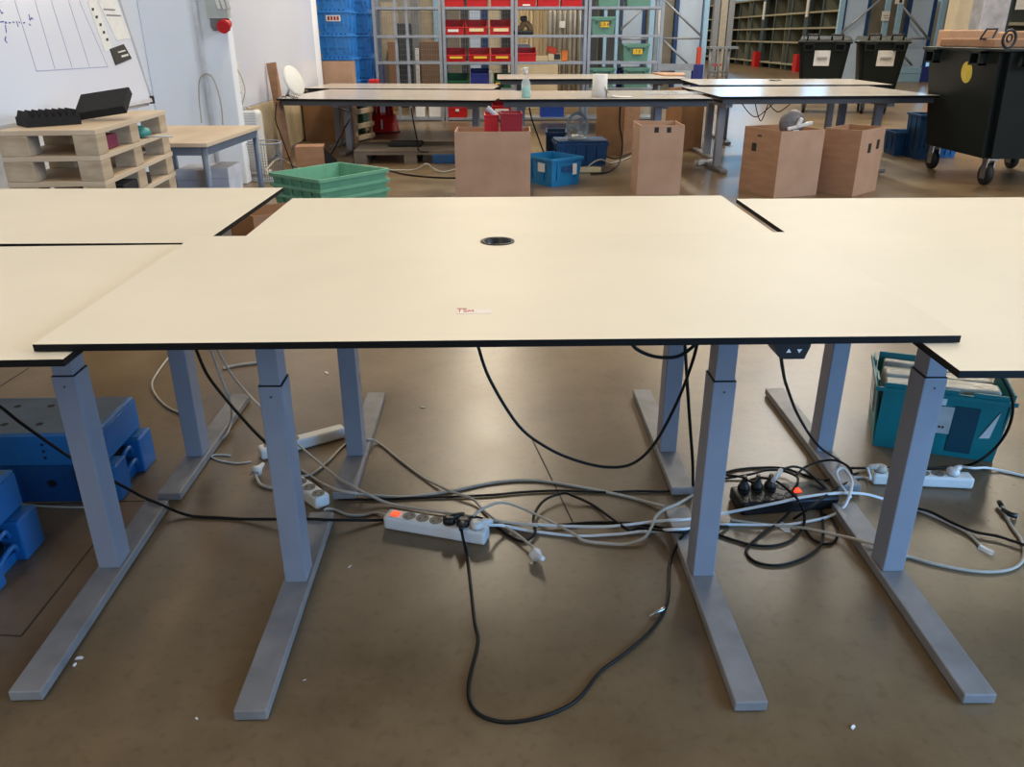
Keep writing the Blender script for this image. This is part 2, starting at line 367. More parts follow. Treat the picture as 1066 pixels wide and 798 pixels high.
def flat_plug(label, base, body, rot):
    t = thing('plug', label, 'plug', base, rot)
    MB().lathe([(.004, 0), (.0185, 0), (.0195, .006), (.018, .016), (.010, .020)], 20).tube([(0, 0, .010), (.020, 0, .013), (.034, 0, .013), (.046, 0, .012)], [.010, .010, .008, .0055], 12).out('plug_body', body, t)
    return t
def on(T, ang, L, f, yy, z): return T.location + Vector((math.cos(ang)*L*f - math.sin(ang)*yy, math.sin(ang)*L*f + math.cos(ang)*yy, z))
flat_plug('black angled plug in the fourth socket of the white switch strip', on(TA, angA, LA, .635, .026, .0445), BLK, R(30))
flat_plug('black plug in the fifth socket of the white switch strip', on(TA, angA, LA, .767, .026, .0445), BLK, R(-95))
flat_plug('white plug in the last socket of the white switch strip', on(TA, angA, LA, .90, .026, .0445), WHT, R(10))
for k, nm in enumerate(('leftmost black plug standing in the black power strip', 'middle black plug standing in the black power strip', 'third black plug standing in the black power strip, with pale cord tag')):
    plug('plug', nm, on(TD, angD, LD, .11+.41*k/3, .079, .0465), BLK, k)
plug('plug', 'white loose plug with pins lying on the floor by the white switch strip', pw(556, 577, .018)+Vector((0, 0, .002)), WHT, R(-60), R(75), True)
plug('plug', 'white loose plug with blue tag lying left of the left centre desk leg', pw(266, 492, .018)+Vector((0, 0, .002)), WHT, R(70), R(80), True)
flat_plug('white plug in the right end of the strip near the teal crate', on(TE, angE, LE, .8, .025, .0415), WHT, R(30))
flat_plug('pale grey plug in the left end of the strip near the teal crate', on(TE, angE, LE, .08, .025, .0415), GRYC, R(180))

# ------------------------------------------------------------------ cables
def cable(label, pts, r=.0042, m=RUB, z0=None, cat='cable'):
    z0 = r+.0005 if z0 is None else z0
    P3 = []
    for p in pts:
        if len(p) == 2: P3.append(P(p[0], p[1], z0))
        elif p[0] == 'Y': P3.append(P(p[1], p[2], Y=p[3]))
        elif p[0] == 'w': P3.append(Vector(p[1:]))
        else: P3.append(P(*p))
    P3 = [Vector((p.x, p.y, max(p.z, r+.0003))) for p in catmull(P3, 6)]
    return tag(MB().tube(P3, r, 8).out('cable', m), label, cat)
cable('black cord looping forward across the floor from the white switch strip', [('w', *(on(TA, angA, LA, .767, .026, .057)+Vector((-.003, -.04, 0)))), (482, 560, .04), (484.5, 570, .012), (487.6, 588), (494, 645), (497.5, 667.6), (488.6, 706), (488.6, 728), (498, 742.5), (519, 750.5), (544, 750), (576, 741.6), (602, 726.6), (624, 699.5), (650, 680), (675, 658), (691, 635.7), (696, 616.6), (697, 588), (704, 568.7, .02), (717, 552, .038), (735, 548, .03), (758, 548)])
cable('white cable from the switch strip running right into a loop by the right desk leg', [('w', *(on(TA, angA, LA, .90, .026, .057)+Vector((.04, .007, 0)))), (508, 546, .05), (524.5, 547, .02), (555, 553), (600, 557.5), (640, 556), (678, 553), (698, 551, .042), (717, 550, .042), (746.5, 547), (789, 546), (818, 546), (854, 540), (873.5, 532, .02), (883, 519, .05), (887, 501, .07), (880, 489, .08), (873.5, 488, .08), (871, 494, .07), (877, 507, .05), (886, 518, .03)], .0045, WCAB)
cable('white cable arching up beside the switch strip then dipping in front of the others', [(491.5, 538, .045), (504, 528.5, .05), (524.5, 523, .04), (555, 534, .02), (594, 553.5, .014), (607, 562), (627.6, 565), (651, 566), (670, 560, .012), (678, 549, .02), (683, 537, .03), (693.5, 529, .045), (706, 524, .045), (721, 515, .01)], .0042, GRYC, .006)
cable('white cable running straight right past the black power strip', [(505, 541, .016), (560, 546, .014), (627.6, 548, .014), (678, 543, .018), (700, 541, .042), (719, 540, .042), (748, 535, .02), (805, 524, .053), (838, 517, .053), (873.5, 513, .05), (900, 514, .03), (919, 519, .01)], .0045, WCAB)
cable('grey cable crossing the floor behind the switch strip to the right centre foot', [(313.5, 489), (330, 500), (349, 509, .036), (368, 513, .036), (385, 515.5), (421, 517), (469, 511), (514, 502), (555, 499.6), (600, 506), (641, 514), (665, 520), (692, 527, .012)], .0045, GRYC)
cable('pale cable from the left rear leg to the loose white plug', [(311, 496), (325, 493), (341, 480.5), (362, 461), (382, 457, .034), (394, 461), (418, 480), (442, 497.5), (469, 511, .012), (491.5, 519, .012), (504, 531.6), (520, 544, .016), (537, 555, .016), (557, 571, .018)], .0042, GRYC, .0055)
cable('pale cable dropping from under the left rear desk towards the switch strip', [('Y', 222, 355, 2.55), ('Y', 240, 388, 2.5), ('Y', 259, 411, 2.42), ('Y', 274, 426, 2.36), (311, 463, .05), (349, 495, .037), (366, 505, .038), (380, 513, .03), (406, 524, .008), (445, 531, .008), (483, 536, .008), (516, 542, .02), (560, 547, .02)], .0042, GRYC)
cable('long black cable running from the left desk across the whole floor', [('Y', -30, 405, 1.95), ('Y', 0, 423, 1.95), ('Y', 23, 441, 1.95), ('Y', 74.6, 476.5, 2.0), ('Y', 121, 502, 2.05), (149, 517, .038), (163, 523, .036), (200, 537), (250, 540), (322, 540, .034), (345, 541, .03), (400, 541), (440, 540), (483, 541, .01), (566, 546.5, .01), (611, 544), (644.5, 544), (675, 547), (700, 550, .036), (717, 550, .036), (745, 556)], .0045, RUB)
cable('black cable lying flat along the front of the centre rear feet', [(352, 519), (390, 519.5), (430, 518), (504, 515.5), (545, 512), (582, 510.5), (627.6, 512), (661, 511), (698, 511), (720.5, 505)], .004, RUB, .005)
cable('black cord from the switch strip bending into an arch on the floor', [('w', *(on(TA, angA, LA, .635, .026, .057)+Vector((.037, .021, 0)))), (484, 539, .06), (494, 538, .04), (508, 542), (528.6, 557), (545, 563), (557, 554, .012), (555.5, 538, .014), (566, 521, .02), (586, 513, .02), (597, 516, .02), (619, 526.5), (644.5, 545, .016), (656, 552), (668, 550), (700, 553, .037), (716, 554, .037)], .0042, RUB)
cable('black cable hanging in a deep curve below the centre desk', [('Y', 497, 358, 1.78), ('Y', 510, 395, 1.78), ('Y', 540, 443, 1.78), ('Y', 570, 466, 1.78), ('Y', 600, 479, 1.78), ('Y', 632, 486, 1.78), ('Y', 659, 482, 1.78), ('Y', 682, 460.5, 1.78), ('Y', 705, 418, 1.78), ('Y', 720, 379, 1.78), ('Y', 726, 357, 1.78)], .004, RUB)
cable('black cord dropping straight down beside the right centre leg', [('Y', 713, 357, 1.98), ('Y', 715.5, 400, 1.98), ('Y', 718, 438, 2.0), ('Y', 721, 480, 2.05), (722, 509, .008), (728, 512)], .0045, RUB)
cable('short black cable sagging under the front edge of the centre desk', [('Y', 655, 354, 1.6), ('Y', 664, 364, 1.6), ('Y', 682, 371, 1.6), ('Y', 705, 371, 1.6), ('Y', 722, 360, 1.6), ('Y', 726, 354, 1.6)], .004, RUB)
cable('black cord from the hand control down to the tangle on the floor', [('Y', 812.5, 367, 1.34), ('Y', 815, 385, 1.45), ('Y', 819, 402, 1.6), ('Y', 832, 434.5, 1.8), ('Y', 852, 464, 2.0), (874.6, 480, .03), (886, 492)], .0035, RUB)
TG = 'black cables tangled over the black power strip'
for lb, pts in (('black cord coiled in a low open loop in front of the black power strip', [(831, 522, .06), (813, 541.7, .01), (797, 553), (780, 567), (777, 575), (784, 583), (795, 587), (811.7, 588), (831, 583), (847.5, 574), (855.6, 564), (857, 548), (855.6, 527), (866, 518, .03)]),
                ('black cord from the leftmost plug swinging round the right side of the black power strip', [('w', *(on(TD, angD, LD, .11, .079, .085))), (777.5, 500, .09), (792, 497, .09), (808.4, 501, .09), (821.4, 510.7, .08), (831, 520.5, .06), (837, 534, .02), (836, 548), (824.7, 561), (805, 567.7), (779, 566), (746.5, 556), (728, 550)]),
                ('black cord from the middle plug arching left behind the right centre leg', [('w', *(on(TD, angD, LD, .11+.41/3, .079, .085))), (784, 502, .1), (772.6, 496.5, .09), (753, 494.4, .07), (735, 498, .03)]),
                ('black cord from the third plug arching right over the grey foot', [('w', *(on(TD, angD, LD, .11+.82/3, .079, .085))), (804, 498, .1), (813, 490, .1), (824.7, 485.5, .1), (836, 488, .08), (846, 496, .06), (857, 506, .05), (864, 512, .03)]),
                ('black cord looping flat behind the sockets of the black power strip', [(740, 500), (753, 498), (781, 493.6, .012), (797, 489.5, .014), (815, 490, .014), (829.6, 496, .02), (829.6, 503, .055), (824.7, 511, .055), (826, 518, .05)]),
                ('black cord curving highest over the right rear foot', [(828, 495, .02), (838, 486, .03), (854, 480, .035), (870, 479, .05), (883, 485.5, .045), (887, 493, .03), (886.6, 503), (878, 513, .01)]),
                ('short black cord end curling in front of the right foot', [(838, 551), (846, 561), (859, 566), (868.7, 563), (872, 552), (866, 540), (857, 535)]),
                ('black cord crossing between the black strip and the foot, low and straight', [(826, 540), (845, 527, .055), (862, 514, .05), (880, 503, .03), (893, 500)]),
                ('black cord tucked along the rear of the black power strip', [(745, 495), (765, 489), (790, 486.5), (815, 487), (840, 495), (856, 500), (872, 497, .012), (893, 492)])):
    cable(lb, pts, .0038, RUB)
tag(MB().tube([P(805, 500, .1), P(813, 489, .1)], .007, 10).out('cord_tag', WCAB), 'pale blue sleeve on the third cord of the black power strip', 'cord tag')
cable('black cord hanging from the right desk and curving down behind the white strip', [('Y', 1043, 392, 1.98), ('Y', 1052.6, 411, 1.98), ('Y', 1054, 430, 2.0), ('Y', 1047, 451, 2.05), ('Y', 1033, 468.8, 2.1), (1014, 482, .05), (991, 486), (960, 488), (920, 487), (886, 487, .012)], .0042, RUB)
cable('tan cable passing under the right desk leg, ending in a big curve', [(760, 541), (790, 545), (821.4, 548), (841, 550, .012), (868, 556, .01), (886, 560, .025), (897, 563, .038), (915, 567, .039), (931, 572, .03), (945, 579), (970, 586), (1005, 593), (1031.6, 595), (1052.6, 592), (1064, 584), (1066, 572), (1062, 560), (1054, 549), (1047, 537), (1043, 527, .012)], .0045, GRYC)
cable('black cable running to the right frame edge past the right leg', [(945, 527), (955, 529), (970, 533), (991, 543.7), (1014, 553), (1037, 557.7), (1058, 564), (1080, 572)], .0042, RUB, .011)
cable('grey network cable ending in a clear connector right of the right leg', [(940, 526), (956, 531), (979, 540.5), (1005, 553.5), (1019, 566), (1022, 569)], .004, GRYC)
tag(MB().box(-.007, .007, -.02, .02, 0, .011, bev=.002).out('cable_connector', CLEAR, loc=P(1026, 574, .001), rot=R(32)), 'clear connector on the grey network cable end', 'connector')
m = MB(); m.tube([P(1043, 527, .012), P(1040, 522, .014)], .007, 8); m.tube([P(1044, 530, .012), P(1051, 535, .012), P(1059, 537, .012)], [.006, .008, .009], 8)
tag(m.out('cable_connector', BLK), 'black double connector at the end of the curving tan cable', 'connector')
cable('white cord leaving the strip near the teal crate towards the right edge', [('w', *(on(TE, angE, LE, .8, .025, .055)+Vector((.037, .021, 0)))), (1014, 487, .06), (1030, 487, .012), (1065, 494.6), (1085, 499)], .0042, WCAB)
cable('white cord joining the left end of the strip near the teal crate', [(884, 497), (900, 497), (906, 498, .03), ('w', *(on(TE, angE, LE, .08, .025, .055)+Vector((-.044, 0, 0))))], .004, WCAB)
cable('white cable curling left of the left rear desk leg', [(176, 371), (163.5, 388), (158, 400.5), (163.5, 413), (175, 424), (190, 431), (203, 440)], .0045, GRYC)
cable('white straight cable end with joint far behind the left rear foot', [(231.7, 383.5), (246, 380), (270, 377), (284, 375)], .0065, GRYC)
cable('grey cable hanging in front of the left rear foot', [('Y', 219, 362, 2.35), ('Y', 229.6, 392, 2.3), ('Y', 239, 415.5, 2.3), (241, 434.6, .05), (236, 451.7, .02), (225, 459), (214, 459, .012)], .004, GRYC)
cable('thick black cable hanging diagonally beside the left rear leg', [('Y', 202, 358, 2.25), ('Y', 214.6, 387.7, 2.2), ('Y', 231.7, 411, 2.15), ('Y', 259.4, 443, 2.05), ('Y', 281, 464.5, 1.95), ('Y', 296, 478, 1.9)], .005, RUB)
cable('thin white cord loop on the lit floor by the loose plug', [(262, 480), (246.6, 482), (228, 479), (220, 475), (226, 473), (240, 474)], .0028, WCAB)
cable('white cord running from the loose plug behind the left centre leg', [(266, 493, .02), (271, 504), (284, 507.5), (300, 506), (316, 500)], .005, GRYC)
cable('white cord along the base of the blue pallet stack', [(10, 524.5), (17, 524.4), (49, 527), (87, 528), (112, 528)], .0035, GRYC)
cable('short beige cord joining the short strip to the white switch strip', [(338, 530, .02), (346, 529.5), (362, 535.5), (378, 536), (392, 533.5), (404, 536.5, .02)], .004, GRYC)
# floor litter
for i, (x, y, lb, s_) in enumerate(((83, 685, 'tiny white paper scrap beside the left front foot', .009), (888, 757, 'tiny white scrap on the floor at the lower right', .007), (78, 692, 'small clear ring beside the left front foot', .006),
                                    (340, 388, 'white paper sliver on the floor behind the centre desk, left', .014), (440, 424, 'white paper sliver on the floor under the centre desk', .011), (317, 708, 'tiny white crumb right of the left centre foot', .004), (364, 590, 'thin wire clipping in front of the switch strip', .007),
                                    (816, 549, 'crumpled pale paper scrap in front of the black power strip', .03), (205, 748, 'small pale crumb at the lower left', .004))):
    p = P(x, y, .0006); m = MB(); s2 = s_*.45
    m.prism([(-s_, -s2, 0), (s_*.7, -s2*.8, 0), (s_, s2*.4, .001), (s_*.2, s2, .002), (-s_*.8, s2*.7, .001)], (0, 0, .0015))
    tag(m.out('paper_scrap', PAPER, loc=p, rot=i*.7), lb, 'scrap')
m = MB(); p = P(682, 640, .006); m.tube([P(676, 641, .004), P(684, 637, .008), P(690, 634, .012), P(692, 632, .012)], [.002, .0045, .005, .004], 8)
tag(m.out('metal_clip', CHROME), 'small metal clip on the black cord loop', 'clip')

# ------------------------------------------------------------------ blue pallet stacks (left)
def blue_stack(loc, label, W):
    t = thing('blue_plastic_pallet', label, 'pallet', loc, 0, 'blue plastic pallets beside the left desks')
    # local: right edge of lower part at x=0, runs to -W; y 0..dp
    dp = .27
    m = MB()
    m.box(-W, -.035, 0, dp, .125, .232, 0, bev=.006)
    for i in range(6):
        for j in range(2):
            x = -.13-i*.105-j*.03; y = .07+j*.13
            m.lathe([(.011, .2322), (.011, .2328)], 14, 1, (x, y, 0))
    for i in range(5):
        for k in range(3): m.box(-.2-i*.16-.004, -.2-i*.16+.004, -.0012, .001, .15+k*.022, .158+k*.022, 1)
    m.prism([(-.04, .01, .13), (-.04, dp-.01, .13), (-.04, dp-.01, .225), (-.04, .01, .225)], (.012, 0, 0))
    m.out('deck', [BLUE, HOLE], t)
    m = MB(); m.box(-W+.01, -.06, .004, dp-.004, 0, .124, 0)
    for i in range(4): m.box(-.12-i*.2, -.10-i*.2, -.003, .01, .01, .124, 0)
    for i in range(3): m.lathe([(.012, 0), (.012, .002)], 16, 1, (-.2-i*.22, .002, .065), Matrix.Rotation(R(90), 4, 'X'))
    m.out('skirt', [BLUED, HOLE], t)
    for a, b in ((0, .075), (dp-.095, dp)):
        MB().box(-.06, 0, a, b, .0, .12, 0, bev=.005).box(-.05, -.004, a+.012, b-.012, .1195, .123, 0, bev=.001).out('fork_foot', BLUE, t)
    m = MB(); m.box(-.058, -.03, .075, dp-.095, 0, .03, 0); m.box(-.058, -.056, .076, dp-.096, .03, .12, 1)
    m.tube(catmull([(-.02, .078, .035), (-.012, .11, .06), (-.012, .15, .062), (-.02, dp-.098, .035)]), .008, 8, 0)
    m.tube(catmull([(-.03, .078, .08), (-.022, .11, .105), (-.022, .15, .107), (-.03, dp-.098, .08)]), .007, 8, 0)
    m.out('fork_loop', [BLUE, HOLE], t)
    # greyish sheet on the deck, painting its lit top
    MB().box(-W+.012, -.05, .01, dp-.01, .2321, .2324).out('lit_top_sheet', BLUEG, t)
    return t
T1 = blue_stack((-1.155, 2.14, 0), 'blue plastic pallet with lit greyish holed top behind the left front leg', .75)
dup(T1, (-1.285, 1.665, 0), 0, 'blue plastic pallet cut off by the left frame edge below the front desk')

# ------------------------------------------------------------------ teal crate with papers
def teal():
    p0 = P(908, 463); p1 = P(1033, 481); d = p1-p0; ang = math.atan2(d.y, d.x); W = d.length
    t = thing('plastic_crate', 'teal plastic crate full of clear wrapped papers under the right desks', 'crate', p0, ang)
    dp = .27; h = .245; fl = .02; th = .006
    m = MB()
    m.box(.0, W, 0, dp, 0, .008)
    for (a, b, c, d2) in ((0, W, 0, th), (0, W, dp-th, dp), (0, th, th, dp-th), (W-th, W, th, dp-th)):
        pass
    def wall(q0, q1, out, h_, notch=None):
        q0 = Vector(q0); q1 = Vector(q1); o_ = Vector(out); n = o_.normalized()*th
        pts = [q0, q1, q1+o_+Vector((0, 0, h_))]
        if notch:
            a, b, dn = notch; e = q1-q0
            for f, zz in ((b, h_), (b, h_-dn), (a, h_-dn), (a, h_)): pts.append(q0+e*f+o_*(zz/h_)+Vector((0, 0, zz)))
        pts.append(q0+o_+Vector((0, 0, h_)))
        m.prism(pts, -n)
    wall((0, 0, 0), (W, 0, 0), (0, -fl, 0), h, (.60, .72, .012)); wall((0, dp, 0), (W, dp, 0), (0, fl, 0), h, (.35, .5, .025))
    wall((0, 0, 0), (0, dp, 0), (-fl, 0, 0), h, (.3, .7, .02)); wall((W, 0, 0), (W, dp, 0), (fl, 0, 0), h)
    m.box(-fl-.004, W+fl+.004, -fl-.005, -fl, h-.03, h-.016)
    m.box(-fl-.005, -fl, -fl, dp+fl, h-.03, h-.016)
    m.out('crate_body', TEAL, t)
    f = Plane((0, -.0005, 0), (1, 0, 0), (0, -fl/h, 1))
    def patch(n, u0, u1, v0, v1, m_, th_=.003, par=t):
        mb = MB(); mb.prism([f(u0, v0), f(u1, v0), f(u1, v1), f(u0, v1)], f.n*th_); return mb.out(n, m_, par)
    patch('recess_panel', W*.60, W*.80, .02, h*.78, TEALD)
    pl_ = patch('address_label', W*.24, W*.595, .085, .185, mat('dirty_white_label', (186, 182, 176), .7, var=.1, scale=25), .004)
    mb = MB()
    for k in range(8): u = W*(.33+k*.028); mb.prism([f(u, .105)+f.n*.004, f(u+.007, .105)+f.n*.004, f(u+.007, .113)+f.n*.004, f(u, .113)+f.n*.004], f.n*.0004)
    mb.out('label_print', INKK, pl_)
    patch('tape_patch', W*.33, W*.52, .19, .22, WHT, .0035)
    mb = MB(); mb.prism([f(W*.84, .085), f(W*.92, .09), f(W*.955, .19)], f.n*.0035); mb.out('tape_patch', WHT, t)
    g = Plane((-.0005, 0, 0), (0, 1, 0), (-fl/h, 0, 1)); g.n = -g.n if g.n.x > 0 else g.n
    mb = MB(); mb.prism([g(.09, .09), g(.19, .08), g(.2, .2), g(.08, .21)], g.n*.004); mb.out('tape_patch', SILV, t)
    # wrapped paper bundles inside: own things
    ys = (.014, .085, .150, .212, .252); WP = mat('wrapped_paper', (186, 182, 168), .25, var=.2, scale=14, stretch=(1, 4, 1), bump=.6)
    for k in range(4):
        for j in range(2):
            x0 = .012+j*(W-.024)/2; x1 = x0+(W-.024)/2-.004
            o = MB().box(x0, x1, ys[k], ys[k+1]-.003, .009, h-.012+random.uniform(-.012, .022), bev=.008, seg=3, rot=(random.uniform(-.03, .03), 'Y')).out('wrapped_papers', WP, None, t.location, ang)
            tag(o, ['front', 'second', 'third', 'rear'][k]+' row '+['left', 'right'][j]+' clear wrapped paper bundle in the teal crate', 'paper bundle', 'wrapped paper bundles in the teal crate')
teal()

# ------------------------------------------------------------------ cardboard boxes
def carton(label, pts, h, m1=CARD, m2=None, inner=.02, marks=None, name='cardboard_box', tears=0):
    """pts: 3 floor corners (left, near, right); the fourth closes the rectangle"""
    l, c, r = [Vector((p[0], p[1], 0)) for p in pts]; bk = l+r-c
    t = thing(name, label, 'box', c)
    q = [Vector(p)-c for p in (l, c, r, bk)]; th = .006
    cen = sum(q, Vector())/4
    ins = [p + (cen-p)*(th*2/(cen-p).length) for p in q]
    m = MB(); qq = [ins[i] for i in (1, 2, 3, 0)]; m.hexa([p+Vector((0, 0, inner-.012)) for p in qq], [p+Vector((0, 0, inner)) for p in qq], 1); m.out('base', [m1, CARDD], t)
    for k, (a, b) in enumerate(((0, 1), (1, 2), (2, 3), (3, 0))):
        Z = lambda p, z: p+Vector((0, 0, z))
        mm = MB(); dz = [0, 0] if not tears else [random.uniform(-tears, 0), random.uniform(-tears, 0)]
        mm.hexa([q[a], q[b], ins[b], ins[a]], [Z(q[a], h+dz[0]), Z(q[b], h+dz[1]), Z(ins[b], h+dz[1]), Z(ins[a], h+dz[0])])
        so = mm.out('side_panel', (m2 if (k == 1 and m2) else m1), t)  # a lighter m2 paints the lit side, the darker m1 the shaded ones
        if marks and k == marks[0]:
            u = (q[b]-q[a]); L_ = u.length; u.normalize(); n = u.cross(Vector((0, 0, 1)))
            for (f0, f1, z0, z1) in marks[1]:
                A = q[a]+u*L_*f0+n*.0012; B = q[a]+u*L_*f1+n*.0012
                MB().prism([Z(A, h-z0), Z(B, h-z0), Z(B, h-z1), Z(A, h-z1)], -n*.001).out('printed_mark', INKK, so)
    return t
zt = P(513, 137, Y=7.1).z
BX1 = carton('large open cardboard box with two red bins sticking out, left of the blue crate', ((-.345, 7.1), (-.345, 7.1), (.305, 7.1)) if 0 else ((-.335, 7.5), (-.345, 7.1), (.305, 7.1)), zt, CARDL, CARDL, inner=.42)
zt2 = P(690, 130.5, Y=7.2).z
carton('tall open cardboard box with printed marks standing alone in the centre right', ((1.262, 7.62), (1.258, 7.21), (1.64, 7.19)), zt2, CARDL, CARDL, marks=(1, ((.32, .42, .06, .015), (.60, .70, .06, .015))), inner=.03)
zt3 = P(806, 137, Y=7.0).z
carton('open cardboard box with white fan guard inside, left of the pair at the right table', ((2.25, 7.48), (2.42, 7.0), (2.85, 7.15)), zt3, CARD, CARDL, marks=(0, ((.25, .38, .2, .13), (.38, .5, .07, .055))), inner=.35)
zt4 = P(893, 136, Y=7.05).z
carton('open cardboard box with torn flap, right of the pair at the right table', ((2.905, 7.30), (3.13, 7.05), (3.473, 7.36)), zt4, CARD, CARDL, marks=(1, ((.35, .48, .2, .12), (.7, .82, .18, .1))), inner=.35)
carton('dark tall cardboard carton under the centre far table, behind the fan', ((1.20, 9.92), (1.497, 9.66), (1.74, 10.05)), P(640, 104, Y=9.7).z, CARDD, CARD)
p = P(705, 158); carton('brown cardboard carton behind the tall box, under the far table end', ((p.x-.12, p.y+.25), (p.x+.02, p.y), (p.x+.36, p.y+.3)), .72, CARDD, CARDD)
p = P(310, 152); q_ = P(357, 152); r_ = P(369, 147)
carton('wide brown carton under the left far table, on the floor', ((p.x+.02, p.y+.75), (p.x, p.y+.5), (q_.x+.08, q_.y+.5)), .55, CARDD, CARDD)
p = P(331, 64, Y=13.1); q_ = P(366, 64, Y=13.1)
carton('pale brown carton standing behind the left far tables, below the blue totes', ((p.x, 13.4), (p.x, 13.1), (q_.x, 13.1)), p.z, CARDL, CARDL)
# box lying on its side
p = P(309, 175)
t = thing('cardboard_box', 'small cardboard box lying on its side behind the green crates', 'box', p, R(8))
MB().box(0, .30, 0, .25, .0, .006).box(0, .30, 0, .006, .006, .22).box(0, .30, .244, .25, .006, .22).box(0, .30, .006, .244, .214, .22).box(0, .006, .006, .244, .006, .214).out('box_shell', CARD, t)
MB().prism([(.30, .0, .0), (.44, .03, .004), (.44, .2, .004), (.30, .25, .0)], (0, 0, .005)).out('flap', CARDD, t)
MB().prism([(.30, .006, .006), (.30, .006, .214), (.43, .012, .07), (.44, .03, .012)], (0, .004, 0)).out('flap', mat('black_opening_shade', (28, 25, 22), .9), t)  # black sheet painting the shade inside the open end
# leaning board
A = P(295.5, 164.6); B = P(304, 163); tA = P(277, 66, Y=A.y+.12); tB = P(287, 64.6, Y=A.y+.12)
m = MB(); d = Vector((0, .02, 0))
m.hexa([A, B, B+d, A+d], [tA, tB, tB+d, tA+d]); tag(m.out('cardboard_strip', [CARD]), 'long narrow strip of cardboard leaning against the left wall', 'cardboard strip')
# corner of brown carton seen through the gap between the left and centre rear desks
gc = P(263, 224, Y=4.75)
carton('brown carton seen through the gap beside the rear left desk', ((gc.x-.22, 5.0), (gc.x, 4.75), (gc.x+.55, 5.05)), P(300, 213, Y=5.1).z, CARDD, CARD, inner=.03)

# ------------------------------------------------------------------ plastic crates in the middle ground
def crate(label, cat, base, ang, W, D, H, m, name='plastic_crate', label_patch=None, group=None, ribs=True, rim=.012, taper=.02, hole=None):
    t = thing(name, label, cat, base, ang, group); th = .008
    b = [Vector(p) for p in ((taper, taper, 0), (W-taper, taper, 0), (W-taper, D-taper, 0), (taper, D-taper, 0))]
    tp = [Vector(p) for p in ((0, 0, H), (W, 0, H), (W, D, H), (0, D, H))]
    cen = Vector((W/2, D/2, 0)); mb = MB()
    mb.hexa(b, [p+Vector((0, 0, .01)) for p in b])
    for k in range(4):
        j = (k+1) % 4; ins = lambda p: p + Vector(((cen.x-p.x), (cen.y-p.y), 0)).normalized()*th*1.5
        mb.hexa([b[k], b[j], ins(b[j]), ins(b[k])], [tp[k], tp[j], ins(tp[j]), ins(tp[k])])
    mb.out('body', m, t)
    mb = MB()
    for (x0, x1, y0, y1) in ((-rim, W+rim, -rim, .0), (-rim, W+rim, D, D+rim), (-rim, 0, 0, D), (W, W+rim, 0, D)): mb.box(x0, x1, y0, y1, H-.022, H+.004, bev=.002)
    mb.out('rim', m, t)
    if ribs:
        nx = 5
        for k in range(1, nx):
            x = W*k/nx
            if hole and abs(x-W/2) < W*.2: continue
            MB().box(x-.006, x+.006, -.004, .012, H*.25, H-.022).out('rib', m, t)
        for fy_ in (.3, .7): MB().box(-.004, .01, D*fy_-.006, D*fy_+.006, H*.2, H-.022).out('rib', m, t)
    if hole: MB().box(W*.34, W*.66, -.0055, .0, H*.52, H*.72).out('handle_slot', hole, t)
    if label_patch:
        x0, x1, z0, z1, lm = label_patch
        o = MB().box(x0, x1, -.0075, -.001, z0, z1).out('label_plate', lm, t)
    return t
# green nested crates
gz = .27
a = P(283, 187, gz); b = P(333, 195, gz); c = P(369, 180, gz)
ang = math.atan2(b.y-a.y, b.x-a.x); gw = (b-a).length; gd = (c-b).length
G = None
for k, lb in enumerate(('lowest green plastic crate of the nested stack behind the desks', 'middle green plastic crate of the nested stack behind the desks', 'topmost green plastic crate of the nested stack, open and empty')):
    base = Vector((a.x, a.y, gz-.17-.076*(2-k)+.052))
    if k == 0:
        G = crate(lb, 'crate', base, ang, gw, gd, .17, GRN, group='green crates nested in a stack', taper=.03, rim=.015)
    else: dup(G, base, ang, lb)
G.location.z = .0
# open blue crate with labels
p = P(574, 195.5); l_ = P(553, 187.5); r_ = P(600, 192)
ang = math.atan2(r_.y-p.y, r_.x-p.x); cw = (r_-p).length; cdp = .45
crate('bright blue open crate with white labels on the floor in the centre', 'crate', p, ang, cw+.06, cdp, .255, CRB, hole=BLUED, label_patch=(cw*.82, cw*.98, .1, .2, PAPER))
o = MB().box(-.0075, -.001, .1, .2, .13, .21).out('paper_label', PAPER); o.parent = [k for k in bpy.data.objects if k.get('label', '').startswith('bright blue open crate')][0]
p = P(577, 168)
crate('dark blue lidded crate under the far table carrying the desk fan', 'crate', (p.x, p.y-.35, 0), R(3), .56, .4, .235, BLUED)
MB().box(0, .56, 0, .4, .24, .262, bev=.004).out('lid', BLUED, [k for k in bpy.data.objects if k.get('label', '').startswith('dark blue lidded crate')][0])
p = P(566, 172, 0)
crate('dark navy blue crate left of the fan crate, turned sideways', 'crate', (p.x+.05, p.y+.42, 0), R(-4), .22, .4, .3, mat('deep_navy', (16, 48, 84), .5))
# right floor crates next to the big container
p = P(929, 162); crate('small blue crate on the floor left of the big container', 'crate', p, R(-4), .24, .36, .26, BLUED)
p = P(949, 166); crate('taller blue crate beside the big container wheel', 'crate', (p.x+.02, p.y, 0), R(-4), .26, .36, .48, BLUED)
p = P(967, 166); crate('bright blue flat crate under the big container', 'crate', (p.x+.06, p.y+.15, 0), R(-2), .33, .36, .13, BLUEB)

